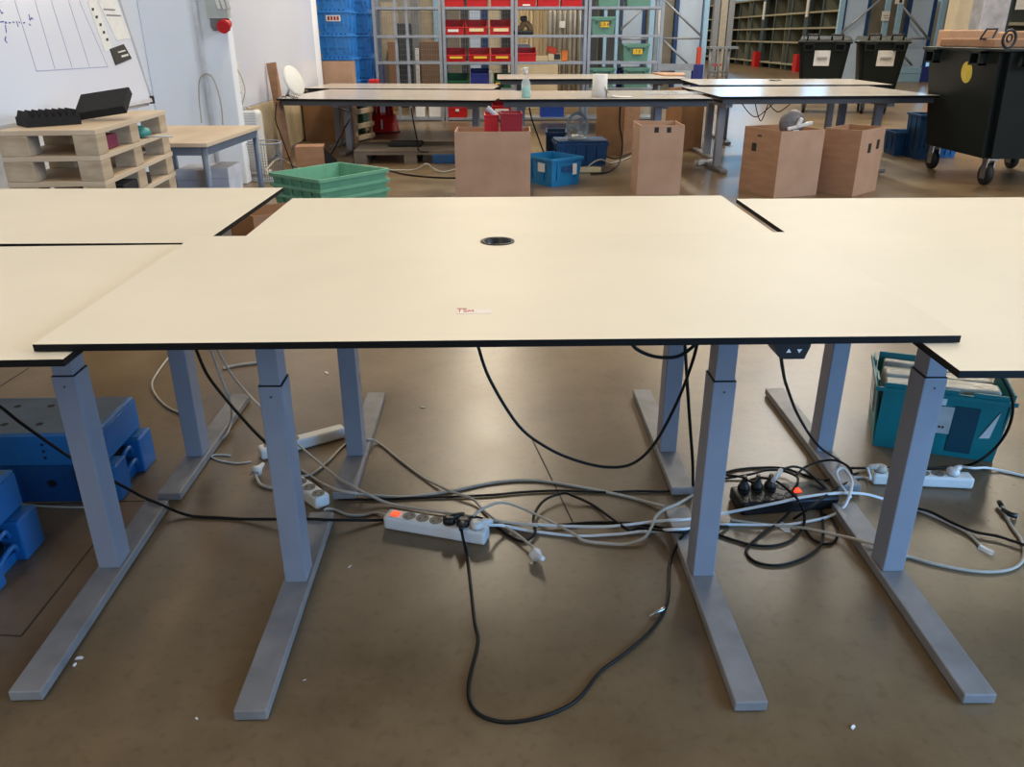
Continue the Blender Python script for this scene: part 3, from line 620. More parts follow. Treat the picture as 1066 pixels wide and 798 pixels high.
# red bins in big box
def stack_bin(label, base, ang, W, D, H, m, cat='bin', group=None, plate=None, lip=.5, tilt=0, inner=None):
    t = thing('storage_bin', label, cat, base, ang, group); th = .01*W/.36
    side = [(0, 0, 0), (0, D, 0), (0, D, H), (0, D*.35, H), (0, -D*.03, H*lip)]
    mb = MB(); mb.box(0, W, 0, D, 0, th); mb.box(0, W, D-th, D, th, H)
    mb.prism(side, (th, 0, 0)); mb.prism([(W-th, y, z) for _, y, z in side], (th, 0, 0))
    mb.hexa([(0, 0, 0), (W, 0, 0), (W, th, 0), (0, th, 0)], [(0, -D*.05, H*lip), (W, -D*.05, H*lip), (W, th-D*.05, H*lip), (0, th-D*.05, H*lip)])
    mb.out('bin_body', m, t)
    MB().box(-.012*W/.36, W+.012*W/.36, -D*.07, -D*.02, H*lip-.012, H*lip+.004, bev=.003).out('front_lip', m, t)
    if plate: MB().box(W*plate[0], W*plate[1], -D*.065-.004, -D*.04, H*plate[2], H*plate[3]).out('label_holder', plate[4], t)
    return t
z = .421
p = P(521, 138, Y=7.25); W_ = P(543, 138, Y=7.25).x-p.x
stack_bin('dark red bin sticking out of the large cardboard box', (p.x, 7.13, z), 0, W_, .2, P(530, 117.5, Y=7.13).z-z, REDD, lip=.98)
p = P(504.5, 131, Y=7.3); W_ = P(520, 131, Y=7.3).x-p.x
stack_bin('small red bin with a tube in it, left inside the large cardboard box', (p.x, 7.2, z), 0, W_-.01, .16, P(512, 118, Y=7.2).z-z, RED, lip=.95)
a = P(507, 112, Y=7.24); b = P(516, 120, Y=7.24)
tag(MB().tube([a, b, b+(b-a)*1.5], .022, 14).out('paper_tube', mat('grey_tube', (176, 184, 200), .5)), 'pale grey tube standing in the small red bin', 'tube')
p = P(512, 117, Y=12); W_ = P(534, 117, Y=12).x-p.x
# fan guard in open box, crumpled paper
p = P(828, 131, Y=7.3)
t = thing('fan_guard', 'round grey fan with white body in the left box of the right pair', 'fan', (p.x, 7.28, .36))
mx = Matrix.Rotation(R(90), 4, 'X'); zc = P(823, 128, Y=7.3).z-.36
MB().lathe([(.001, -.03), (.09, -.03), (.115, 0), (.09, .03), (.001, .03)], 28, 0, (-.04, 0, zc), mx).out('cage', mat('dull_grey_cage', (112, 106, 104), .5, var=.2, scale=60), t)
MB().box(-.09, .13, -.05, -.01, zc-.035, zc-.005, bev=.008, rot=(R(-14), 'Y')).box(-.005, .03, -.055, -.015, zc-.03, zc+.05, bev=.008, rot=(R(20), 'Y')).box(-.04, .02, -.04, .04, 0, zc-.05, bev=.01).out('stand', WHT, t)
p = P(877, 134, Y=7.35); m = MB()
for k in range(7): m.box(p.x-.08+k*.03, p.x-.04+k*.03, 7.30, 7.36, .36, p.z-.02+random.uniform(-.03, .02), bev=.006, rot=(random.uniform(-.3, .3), 'Y'))
tag(m.out('packing_paper', mat('kraft_paper', (196, 164, 128), .85, var=.1, scale=20)), 'crumpled kraft packing paper in the right box of the right pair', 'packing paper')

# desk fan on the dark blue crate
p = P(601, 133, Y=9.3)
t = thing('desk_fan', 'small clear desk fan standing on the dark blue crate', 'fan', (P(601, 133, Y=9.15).x, 9.15, .263))
fz = P(601, 132, Y=9.15).z-.263; fr = .115
m = MB(); mxf = Matrix.Rotation(R(90), 4, 'X')
for ry in (-.045, .045): m.tube([(fr*.9*math.cos(a*math.pi/16), ry, fz+fr*1.2*math.sin(a*math.pi/16)) for a in range(32)], .006, 6, closed=True)
m.tube([(fr*math.cos(a*math.pi/16), 0, fz+fr*1.3*math.sin(a*math.pi/16)) for a in range(32)], .01, 6, closed=True)
for a in range(24):
    c_, s_ = math.cos(a*math.pi/12), math.sin(a*math.pi/12)
    m.tube([(fr*c_, 0, fz+fr*1.3*s_), (fr*.5*c_, -.055, fz+fr*.6*s_), (.02*c_, -.06, fz+.02*s_)], .0028, 5)
m.out('guard', mat('pale_clear_plastic', (196, 216, 232), .3, alpha=.8), t)
for a in range(3):
    A_ = a*2*math.pi/3+.5; m = MB(); c_, s_ = math.cos(A_), math.sin(A_); n_ = (-s_, c_)
    m.prism([(c_*.02, .0, fz+s_*.02), (c_*.10+n_[0]*.02, .01, fz+s_*.10+n_[1]*.02), (c_*.11+n_[0]*.07, .02, fz+s_*.11+n_[1]*.07), (c_*.05+n_[0]*.06, .02, fz+s_*.05+n_[1]*.06)], (0, .004, 0)); m.out('blade', WHT, t)
MB().tube([(0, -.07, fz), (0, .03, fz)], .022, 14).out('hub', WHT, t)
MB().lathe([(.1, 0), (.1, .015), (.06, .04), (.03, fz-fr*1.25)], 24).out('fan_base', WHT, t)

# ------------------------------------------------------------------ far tables
APR = mat('dark_grey_apron', (66, 68, 72), .5)
def far_table(label, fl, fr_, dep, z, legs, rot=None, feet=True, yoff=.0):
    fl = Vector((fl.x, fl.y, 0)); fr_ = Vector((fr_.x, fr_.y, 0)); d = fr_-fl; W = d.length; ang = math.atan2(d.y, d.x)
    t = thing('work_table', label, 'table', fl, ang, 'pale work tables at the back')
    m = MB(); m.box(0, W, 0, dep, z-.022, z, bev=.002)
    for f in m.bm.faces: f.material_index = 0 if f.normal.z > .8 else 1
    m.out('tabletop', [LAMB, CORE], t)
    for ya in (.035, dep-.075): MB().box(.04, W-.04, ya, ya+.04, z-.075, z-.023).out('apron', APR, t)
    for lx in legs:
        lx, lc = lx if isinstance(lx, tuple) else (lx, dep*.5)
        x = W*lx
        L = MB().box(x-.036, x+.036, lc-.04, lc+.04, .035, z-.076, bev=.003).out('leg', STEEL, t)
        MB().box(x-.034, x+.034, max(.08, lc-.4), min(dep-.08, lc+.4), z-.11, z-.0765).out('bracket', STEEL, L)
        MB().box(x-.036, x+.036, lc-.3, lc+.55, .004, .0345, bev=.004).out('foot', FOOT, L)
    return t
ZL = .66; zt = .75
fa = P(287.4, 102.6, ZL); fb = P(514.6, 104.4, ZL); l1 = P(355, 160); l2 = P(334, 154); fw_ = fb.x-fa.x
far_table('front table of the left far pair, with the white dish on its corner', fa, fb, 1.75, ZL, (((l1.x-fa.x)/fw_, .62), ((l2.x-fa.x)/fw_, 1.25), (.87, .62)))
far_table('rear table of the left far pair, in front of the blue totes', P(316, 91.7, ZL), P(513.5, 92.5, ZL), 1.2, ZL, (.12, .88))
far_table('front table of the centre far pair, with spray bottle and paper roll', P(519.7, 103.3, zt), P(742, 102.5, zt), 1.25, zt, ((.11, .6), (.80, .6)))
far_table('rear table of the centre far pair, in front of the shelving', P(517.6, 82.3, zt), P(717, 81.6, zt), 1.5, zt, (.12, .88))
far_table('front table of the right far pair, over the open boxes', P(749.8, 100.5, zt), P(979, 99.2, zt), 1.6, zt, ((.055, .33), (.125, 1.3), (.80, .33), (.82, 1.3)))
far_table('rear table of the right far pair, in front of the wheeled bins', P(728, 88.3, zt), P(930, 88, zt), 1.4, zt, (.22, .80))
# spray bottle
p = P(547.5, 101.5, zt)
t = thing('spray_bottle', 'clear spray bottle of aqua liquid on the centre far table', 'bottle', p)
MB().lathe([(.04, 0), (.044, .01), (.044, .09), (.042, .1)], 20).out('liquid', LIQ, t)
MB().lathe([(.0455, 0.001), (.0455, .13), (.03, .17), (.016, .19), (.016, .21)], 20).out('bottle', CLEAR, t)
MB().box(-.03, .02, -.012, .012, .24, .275, bev=.006).tube([(0, 0, .21), (0, 0, .245)], .018, 12).box(-.05, -.03, -.006, .006, .25, .266).prism([(-.028, -.006, .24), (-.02, -.006, .24), (-.045, -.006, .20), (-.05, -.006, .203)], (0, .012, 0)).out('spray_head', WHT, t)
# paper roll with trailing sheet
p = P(624, 101, zt); pr = .075
t = thing('paper_roll', 'white paper roll with its end trailing on the centre far table', 'paper roll', p)
MB().lathe([(pr, 0), (pr*.96, .21), (pr*.3, .21), (pr*.3, .19)], 28).out('roll', PAPER, t)
m = MB(); pts = catmull([(pr*.5, -.07, .1), (pr+.02, -.085, .03), (pr+.09, -.09, .006), (pr+.24, -.08, .003)], 6)
for a_, b_ in zip(pts, pts[1:]): m.hexa([a_, b_, b_+Vector((0, .12, 0)), a_+Vector((0, .12, 0))], [a_+Vector((0, 0, .003)), b_+Vector((0, 0, .003)), b_+Vector((0, .12, .003)), a_+Vector((0, .12, .003))])
m.out('loose_sheet', PAPER, t)
a = P(680, 101, zt); m = MB(); pts = [a+Vector((k*.07, .25+.05*math.sin(k*2), .002+.012*abs(math.sin(k*1.7)))) for k in range(9)]
for a_, b_ in zip(pts, pts[1:]): m.hexa([a_, b_, b_+Vector((0, .35, 0)), a_+Vector((0, .35, 0))], [v+Vector((0, 0, .002)) for v in (a_, b_, b_+Vector((0, .35, 0)), a_+Vector((0, .35, 0)))])
tag(m.out('plastic_sheet', CLEAR), 'crinkled clear plastic sheet lying on the centre far table', 'plastic sheet')
# black disc on right rear table
p = P(807, 84, zt); tag(MB().lathe([(.07, 0), (.075, .006), (.07, .012)], 20).out('round_cap', BLK, loc=p), 'black round cap on the rear table of the right pair', 'cap')
# cardboard flats on rear centre table end
a = P(697, 80.5, zt); b = P(722, 80.5, zt)
tag(MB().prism([(a.x, 12.6, zt+.002), (b.x-.05, 12.5, zt+.002), (b.x+.1, 13.3, zt+.002), (a.x-.05, 13.4, zt+.002)], (0, 0, .02)).out('cardboard_sheet', CARDL), 'flat brown cardboard sheet on the end of the rear centre table', 'cardboard')
# dish antenna
p = P(297, 103.5, ZL)
t = thing('dish_antenna', 'white oval dish on a small stand at the left far table corner', 'dish', (p.x, p.y+.12, ZL))
mxd = Matrix.Rotation(R(-62), 4, 'Y') @ Matrix.Rotation(R(8), 4, 'X')
mxd = Matrix.Rotation(R(60), 4, 'X') @ Matrix.Rotation(R(0), 4, 'Z')
dc = Vector((.09, .0, .19))
nrm = Vector((-.62, -.66, .42)).normalized(); qd = Vector((0, 0, 1)).rotation_difference(nrm).to_matrix().to_4x4()
nrm = Vector((.86, -.36, .34)).normalized(); qd = Vector((0, 0, 1)).rotation_difference(nrm).to_matrix().to_4x4()
MB().lathe([(.001, .012), (.14, .012), (.165, .004), (.168, -.004), (.15, -.02), (.05, -.035), (.001, -.035)], 40, 0, dc, qd, caps=False).out('dish', WHT, t)
m = MB(); m.tube([dc-nrm*.03, (.0, .03, .06), (-.01, .03, .03)], .014, 10)
for dx, dy in ((-.09, -.08), (.09, -.09), (-.05, .1), (.09, .1)): m.tube([(-.01, .03, .035), (dx, dy, .008)], .009, 8)
m.out('stand', CHROME, t)

# cables under the far tables
def fcable(label, pts, r=.008, m_=RUB): cable(label, pts, r, m_)
fcable('black cable dangling under the left far table to the fallen box', [('Y', 352, 112, 8.9), ('Y', 365, 119, 8.9), ('Y', 358, 135, 8.9), (345, 160), (338, 166)])
fcable('black cord hanging from the left far table onto the grey pallet', [('Y', 428, 112, 9.0), ('Y', 431, 130, 9.0), ('Y', 434, 144, 9.0), (436, 157, .153), (446, 158, .153)])
fcable('black cable on the floor in front of the grey pallet', [(385, 172), (400, 176), (420, 181), (445, 184), (474, 185), (500, 184)])
fcable('pale cable arching in front of the grey pallet', [(398, 177), (425, 177.5), (436, 175, .05), (444, 170.5, .1), (452, 176, .03), (462, 179), (476, 176), (490, 174)], .009, GRYC)
fcable('black cord hanging from the centre far table to the blue crate', [('Y', 551, 112, 8.6), ('Y', 554, 125, 8.6), ('Y', 560, 142, 8.6), ('Y', 567, 160, 8.5), (575, 168)])
fcable('black cable looping down before the dark carton to the floor', [('Y', 646, 108, 9.2), ('Y', 645, 130, 9.2), ('Y', 648, 150, 9.2), (644, 171), (632, 179), (615, 181)])
fcable('white cable arching over the floor behind the bright blue crate', [(608, 178), (616, 170, .08), (626, 166, .08), (636, 170), (650, 166), (662, 160)], .008, GRYC)
fcable('black cable with bent end on the floor right of the fan crate', [(625, 160, .02), (640, 165), (655, 160), (660, 156, .04)], .008)
for k, (x0, x1, d_) in enumerate(((772, 806, 14), (786, 800, 18), (800, 824, 9))):
    fcable(['black wire loop under the right far table, widest', 'thin black wire loop under the right far table, narrowest', 'black wire hanging at the centre of the right far table'][k], [('Y', x0, 107, 8.9), ('Y', (x0*3+x1)/4, 107+d_*.8, 8.9), ('Y', (x0+x1)/2, 107+d_, 8.9), ('Y', x1, 107, 8.9)], .005)
fcable('pale cord on the wall side of the left far table', [('Y', 288, 106, 8.2), ('Y', 287, 125, 8.2), ('Y', 294, 145, 8.4), (306, 178)], .006, RUB)
fcable('white cords on the floor by the wire basket', [(276, 178, .35), (290, 165, .1), (305, 172), (318, 180)], .007, GRYC)
strip_box('yellowish power strip on the floor right of the bright blue crate', P(603, 180), P(626, 179.5), .07, .055, 3, body=mat('yellowed_plastic', (206, 190, 150), .5))
strip_box('white power strip beside the tall box at the right', P(727, 172.5), P(747, 170.5), .07, .05, 3)
strip_box('beige rounded power strip on the floor before the grey pallet', P(371, 178), P(398, 182), .09, .06, 3, body=mat('beige_plastic', (190, 172, 148), .5))

# grey pallet on the floor with a black tray
p = P(369, 170.5); 
t = thing('wooden_pallet', 'grey old wooden pallet flat on the floor under the left far table', 'pallet', p, 0)
Wp, Dp = 1.25, .82
m = MB()
for k in range(5): m.box(0, Wp, Dp*k/5+.008, Dp*(k+1)/5-.008, .118, .142, bev=.003)
m.out('deck_boards', GWOOD, t)
m = MB()
for x in (0, Wp/2-.07, Wp-.14):
    m.box(x, x+.14, 0, Dp, .0, .02)
    for y in (0, Dp/2-.05, Dp-.1): m.box(x, x+.14, y, y+.1, .02, .094)
m.box(0, Wp, 0, .1, .094, .1175); m.box(0, Wp, Dp-.1, Dp, .094, .1175); m.out('blocks', GWOOD, t)
a = P(404, 153, .143)
tag(MB().box(0, .38, 0, .24, 0, .05, bev=.018, seg=3).out('black_tray', FOAM, loc=a, rot=R(-2)), 'black foam tray lying on the grey floor pallet', 'tray')
p = P(450, 170, 0); tag(MB().box(0, .42, 0, .12, 0, .1, bev=.01).out('storage_case', BLUED, loc=(p.x, p.y-.02, 0)), 'dark blue case in front of the grey pallet, left of the large box', 'case')

# red kick stool
p = P(400, 138)
t = thing('step_stool', 'red round step stool behind the left far tables', 'stool', (p.x, p.y+.0, 0))
MB().lathe([(.235, .0), (.235, .03), (.225, .035), (.19, .25), (.15, .265), (.15, .25)], 32).out('base', RED, t)
MB().lathe([(.238, .012), (.238, .034)], 32).out('rubber_ring', BLK, t)
for a_ in (.4, 2.2, 3.6, 5.4): MB().tube([(.13*math.cos(a_), .13*math.sin(a_), .25), (.12*math.cos(a_), .12*math.sin(a_), .40)], .028, 12).out('post', RED, t)
MB().lathe([(.15, .395), (.155, .42), (.15, .43)], 28).out('step', REDD, t)
MB().box(-.012, .012, -.22, -.2, .07, .2, rot=(R(-9), 'X')).out('white_mark', WHT, t)

# wire basket, heater
p = P(276, 187)
t = thing('wire_basket', 'round wire mesh waste basket in front of the white heater', 'basket', (p.x+.03, p.y-.02, 0))
m = MB(); H_ = .36
for zz in (0.006, H_): m.tube([((.155+.02*zz/H_)*math.cos(a*math.pi/16), (.155+.02*zz/H_)*math.sin(a*math.pi/16), zz) for a in range(32)], .006, 6, closed=True)
m.out('hoop', GALV, t)
m = MB()
for a in range(48):
    c_, s_ = math.cos(a*math.pi/24), math.sin(a*math.pi/24); m.tube([(.155*c_, .155*s_, .006), (.175*c_, .175*s_, H_)], .0016, 4)
for k in range(1, 14):
    zz = H_*k/14; r0 = .155+.02*k/14; m.tube([(r0*math.cos(a*math.pi/16), r0*math.sin(a*math.pi/16), zz) for a in range(32)], .0014, 4, closed=True)
m.out('mesh_wall', mat('grey_wire', (140, 142, 150), .4, .4), t); MB().lathe([(.155, .001), (.155, .005)], 24).out('base', GALV, t)
p = P(262, 184)
t = thing('fan_heater', 'white tower heater standing against the left wall', 'heater', (p.x-.02, p.y+.2, 0))
zt_ = P(262, 114, Y=p.y+.2).z
MB().box(-.13, .13, -.09, .09, .03, zt_, bev=.045, seg=4).out('housing', WHT, t)
MB().box(-.15, .15, -.11, .11, 0, .03, bev=.01).out('base', WHT, t)
m = MB()
for k in range(16): m.box(-.02, .1, -.093, -.088, .22+k*.025, .232+k*.025)
m.out('grille', mat('heater_grille', (186, 190, 200), .5), t)
MB().box(-.05, .08, -.05, .02, zt_-.002, zt_+.004, bev=.004).out('control_top', mat('heater_controls', (90, 90, 96), .5), t)

# ------------------------------------------------------------------ left: pallet stack, foam, whiteboard, table
PY = 3.85; cn = P(98.5, 135, Y=PY); lf = P(-1, 139, Y=PY); fz_ = cn.z; tier = .112
PW = cn.x-lf.x; PD = 1.06
n_p = 8; tier = fz_/n_p
names = ['topmost', 'second', 'third', 'fourth', 'fifth', 'sixth', 'seventh', 'lowest']
proto = None; prot = R(-3.5)
for k in range(n_p):
    z0 = fz_-tier*(k+1)
    lb = ('topmost wooden pallet of the tall stack under the whiteboard' if k == 0 else names[k]+' wooden pallet from the top of the tall stack under the whiteboard' if k < n_p-1 else 'lowest wooden pallet of the tall stack under the whiteboard')
    org = Vector((cn.x, PY, z0))
    if proto is None:
        t = thing('wooden_pallet', lb, 'pallet', org, R(4), 'wooden pallets stacked at the left wall'); proto = t
        MB().box(-PW, 0, 0, PD, tier-.024, tier-.0005, bev=.002).out('deck', PLY, t)
        for bx0, bx1 in ((-PW, -PW+.13), (-.105, 0)):
            for by in (0, PD*.42, PD-.14): MB().box(bx0, bx1, by, by+.12, 0, tier-.0245, bev=.003).out('block', WOOD, t)
    else: dup(proto, org, R(4), lb)
    if k == 0: pass
def pal(x, y, z): return proto.matrix_basis @ Vector((x, y, z)) if False else Vector((cn.x, PY, fz_)) + Matrix.Rotation(R(4), 3, 'Z') @ Vector((x, y, z))
# convoluted foam
t_loc = pal(-.345, .12, .001)
m = MB(); prof = [(0, 0, 0), (.24, 0, 0)]; n = 8
for k in range(n): x = .24-k*.24/n; prof += [(x, 0, .038), (x-.24/n*.4, 0, .068), (x-.24/n*.8, 0, .038)]
prof += [(0, 0, .04)]
m.prism(prof, (0, .16, 0)); tag(m.out('foam_block', FOAM, loc=t_loc, rot=R(44)), 'black zigzag foam block on top of the pallet stack', 'foam')
t_loc = pal(-.13, .50, .003)
m = MB(); m.box(-.12, .13, -.07, .11, .0, .042, bev=.004, mx=Matrix.Translation((0, 0, .045)) @ Matrix.Rotation(R(27), 4, 'X') @ Matrix.Rotation(R(-9), 4, 'Y')); tag(m.out('foam_pad', FOAM, loc=t_loc, rot=R(8)), 'black foam slab propped up on top of the pallet stack', 'foam')
m = MB(); m.box(-.1, -.02, .14, .34, 0, .066, bev=.006); tag(m.out('magenta_cloth', MAG, loc=pal(-.01, 0, -tier+.001), rot=R(4)), 'magenta cloth bundle inside the topmost pallet', 'cloth')
m = MB(); m.lathe([(.03, 0), (.06, .02), (.05, .045), (.02, .06)], 14, 0, (-.05, .72, 0)); tag(m.out('plastic_bag', TURQ, loc=pal(0, 0, -tier+.001), rot=R(4)), 'turquoise bag inside the topmost pallet, at its far end', 'bag')
tag(MB().tube([pal(-.08, .7, -tier+.006), pal(.14, .66, -tier+.012)], .005, 8).out('white_stick', WHT), 'thin white stick poking out of the pallet stack', 'stick')
m = MB(); m.box(-.2, -.01, .24, .66, 0, .055, bev=.006); tag(m.out('foam_pad', FOAM, loc=pal(0, 0, -tier*3+.001), rot=R(4)), 'black foam slab lying inside the third pallet of the stack', 'foam')
# whiteboard leaning
XB = -2.36
c0 = P(157, 103, X=XB); c1 = P(120, 0, X=XB-.1)
lean = (c1.x-c0.x)/(c1.z-c0.z)
t = thing('whiteboard', 'large whiteboard with blue marker grid leaning behind the pallet stack', 'whiteboard', (c0.x, c0.y, 0))
zb = c0.z; HB = 1.15; LB = 2.9; uv = Vector((lean, 0.0, 1)).normalized()
f = Plane((0, 0, zb), (0, -1, 0), uv); f.n = Vector((f.n.x, f.n.y, f.n.z)); f.n = f.n if f.n.x > 0 else -f.n
m = MB(); m.prism([f(0, 0), f(LB, 0), f(LB, HB), f(0, HB)], -f.n*.02); m.out('board', WBRD, t)
m = MB(); fr = mat('board_frame', (200, 200, 204), .4)
m.prism([f(0, -.02), f(LB, -.02), f(LB, .006), f(0, .006)], f.n*.012); m.prism([f(-.012, -.02), f(0, -.02), f(0, HB), f(-.012, HB)], f.n*.01)
m.out('frame', fr, t); MB().box(-.01, .018, -.012, .02, zb-.03, zb+.02, bev=.003).out('corner_cap', BLK, t)
MB().tube([(-.02, -.4, 0), (-.02, -.4, zb-.02)], .018, 10).tube([(-.02, -2.5, 0), (-.02, -2.5, zb-.02)], .018, 10).tube([(-.03, 0, zb-.03), (-.03, -LB, zb-.03)], .015, 8).out('stand', fr, t)
def fpx(x, y):  # photo point -> board coordinates
    d = fw + rt*((x-533)/F_PX) - up*((y-399)/F_PX); o_ = Vector((0, 0, CAM_H)); b0 = Vector(t.location)+f.o
    k = (b0-o_).dot(f.n)/d.dot(f.n); q = o_+d*k-b0; return (q.dot(f.u), q.dot(f.v))
lines = [[(38, 74), (112, 69.5)], [(15, 0), (38, 74)], [(36, 0), (57, 71.5)], [(53, 0), (75, 70.3)], [(71, 0), (93, 69.3)], [(82, 0), (112, 69.5)]]
m = MB(); strokes(m, [[fpx(*q) for q in ln] for ln in lines], .0012, .0020, f); m.out('grid_lines', INKG, t)
sc = [[(0, 23), (4, 22.5)], [(5, 23), (7, 23.6), (5.5, 24.5)], [(9, 24), (11, 23.5)], [(13, 23), (15, 23.5)], [(17, 22), (19, 28)], [(19.5, 23), (21, 24)], [(24, 24), (26, 23.5)], [(30, 25), (32, 26.5)], [(30, 15), (31, 21), (33, 18.5), (34.5, 20)], [(0, 10), (1.5, 14), (3, 13)], [(5.5, 26), (6.5, 34)], [(6, 38), (5, 42), (7.5, 44.5)]]
m = MB(); strokes(m, [[fpx(*q) for q in ln] for ln in sc], .0013, .003, f); m.out('handwriting', INKB, t)
def bquad(pts, n_, m_, th_=.004):
    mb = MB(); q = [f(*fpx(*p_)) for p_ in pts]; mb.prism(q, f.n*th_); return mb.out(n_, m_, t)
bquad([(114, 51), (128, 46), (136.5, 61), (120, 68)], 'black_card', INKK, .006)
bquad([(121.5, 54), (129, 52), (130, 53.2), (122.5, 55.4)], 'card_print', WHT, .0075); bquad([(125, 58), (132, 56), (133, 58), (126, 60)], 'card_print', WHT, .0075)
bquad([(90, 0), (100, 0), (116, 50), (109, 54)], 'paper_strip', PAPER, .003)
for (x, y) in ((96, 10), (100, 18), (104, 26), (107.5, 34), (111, 41.5)): bquad([(x-1.2, y-1.5), (x+1, y-1.9), (x+1.4, y+1), (x-.8, y+1.4)], 'paper_print', INKK, .0042)
bquad([(101, 0), (121, 0), (136, 40), (121, 42)], 'printed_sheet', PAPER, .003)
for y0, x0, x1 in ((9, 107, 119), (15, 110, 125)): bquad([(x0, y0), (x1, y0+.7), (x1+.5, y0+2.2), (x0+.5, y0+1.6)], 'sheet_print', mat('grey_print', (120, 120, 128), .7), .0042)
# wooden table
zt_ = .72
a = P(215, 149, zt_); b = P(172, 149, zt_); c = P(258.5, 130.5, zt_)
t = thing('wooden_table', 'small beech table with grey steel legs beside the pallet stack', 'table', (a.x, a.y, 0), R(-2.5))
TW = .68; TDp = (c-a).length
MB().box(-TW, 0, 0, TDp, zt_-.025, zt_, bev=.003).out('tabletop', PLY, t)
TS = mat('blue_grey_steel', (112, 124, 142), .4, .2)
MB().box(-TW+.02, -.02, .02, .045, zt_-.075, zt_-.0255).box(-TW+.02, -.02, TDp-.045, TDp-.02, zt_-.075, zt_-.0255).box(-.045, -.02, .045, TDp-.045, zt_-.075, zt_-.0255).box(-TW+.02, -TW+.045, .045, TDp-.045, zt_-.075, zt_-.0255).out('apron', TS, t)
for x in (-.035, -TW+.035):
    for y in (.035, TDp-.035): MB().tube([(x, y, 0), (x, y, zt_-.026)], .02, 14).out('leg', TS, t)
# white boxes under the table
for (x0, x1, yb, yt, Yd, lb) in ((185, 221, 198, 177, 5.75, 'white lidded carton under the wooden table, left'), (218, 240, 196, 175, 5.55, 'white lidded carton under the wooden table, right')):
    p0 = P(x0, yb, Y=Yd); p1 = P(x1, yb, Y=Yd); top = P(x0, yt, Y=Yd).z
    o = thing('storage_box', lb, 'box', (p0.x, Yd, 0)); W_ = p1.x-p0.x
    MB().box(0.004, W_-.004, .004, .30, 0, top-.07, bev=.003).out('body', mat('white_card', (205, 208, 218), .7), o); MB().box(0, W_, 0, .304, top-.0695, top, bev=.004).out('lid', mat('white_card_lid', (214, 214, 220), .7), o)
# wall socket box with red connector
p = P(213, 0, Y=7.8); q_ = P(239, 32, Y=7.8)
t = thing('power_socket_box', 'grey wall socket box with red industrial socket on the column', 'socket box', (q_.x, 7.898, q_.z))
W_ = q_.x-p.x
MB().prism([(0, 0, .1), (0, -.09, .1), (0, -.1, .5), (0, 0, .5)], (-W_, 0, 0)).out('housing', mat('grey_green_housing', (178, 186, 180), .5), t)
MB().prism([(-W_*.95, -.06, .03), (-W_*.95, -.0, .0), (-.02, 0, 0), (-.02, -.06, .03)], (0, 0, .08)).out('bracket', mat('grey_bracket', (128, 132, 132), .5), t)
MB().tube([(-W_*.25, -.02, .06), (-W_*.2, -.15, .03)], [.05, .055], 18).out('red_socket', RED, t)
for k in range(3): MB().box(-W_*.5+k*.045, -W_*.5+k*.045+.03, -.102, -.09, .17, .28, bev=.004, rot=(R(-12), 'Y')).out('breaker_flap', WHT, t)
# wall cable loop, wall plugs
def wc(label, px_, r=.006, m_=GRYC, Y=7.885):
    tag(MB().tube(catmull([P(x, y, Y=Y) for x, y in px_], 6), r, 8).out('cable', m_), label, 'cable')
wc('pale cable loop hanging on the white column', [(210, 128), (207.5, 105), (207, 88), (210, 79), (216, 77), (222, 82), (228, 98), (231, 115), (232, 130)], .0065, GRYC, 7.845)
for k, (x, y) in enumerate(((246, 70), (247, 81), (248.5, 92))):
    p = P(x, y, X=-2.585)
    tag(MB().box(-.0, .035, -.05, .05, -.045, .045, bev=.01).out('wall_socket', WHT, loc=(-2.599, p.y, p.z)), ['upper', 'middle', 'lower'][k]+' white plug adaptor on the left wall above the heater', 'socket')
wc('white cord dropping from the wall plugs to the heater', [(247, 72), (252, 82), (255, 95), (252, 108), (250, 118)], .007, GRYC, 8.5)
t_ = P(250, 105, X=-2.585)
# stained lower wall panel (tan hardboard) on the left wall
a = P(250, 100, X=-2.59); 
tag(MB().box(-2.599, -2.58, 8.9, 12.2, .02, .62, bev=.004).out('hardboard_panel', mat('stained_tan_board', (206, 184, 146), .7, var=.16, scale=2.5)), 'tan stained board along the foot of the left wall', 'board')
tag(MB().box(-2.598, -2.585, 8.65, 12.6, .63, 2.6, bev=.003).out('whiteboard', WBRD), 'plain glossy whiteboard panel on the left wall behind the dish', 'whiteboard')

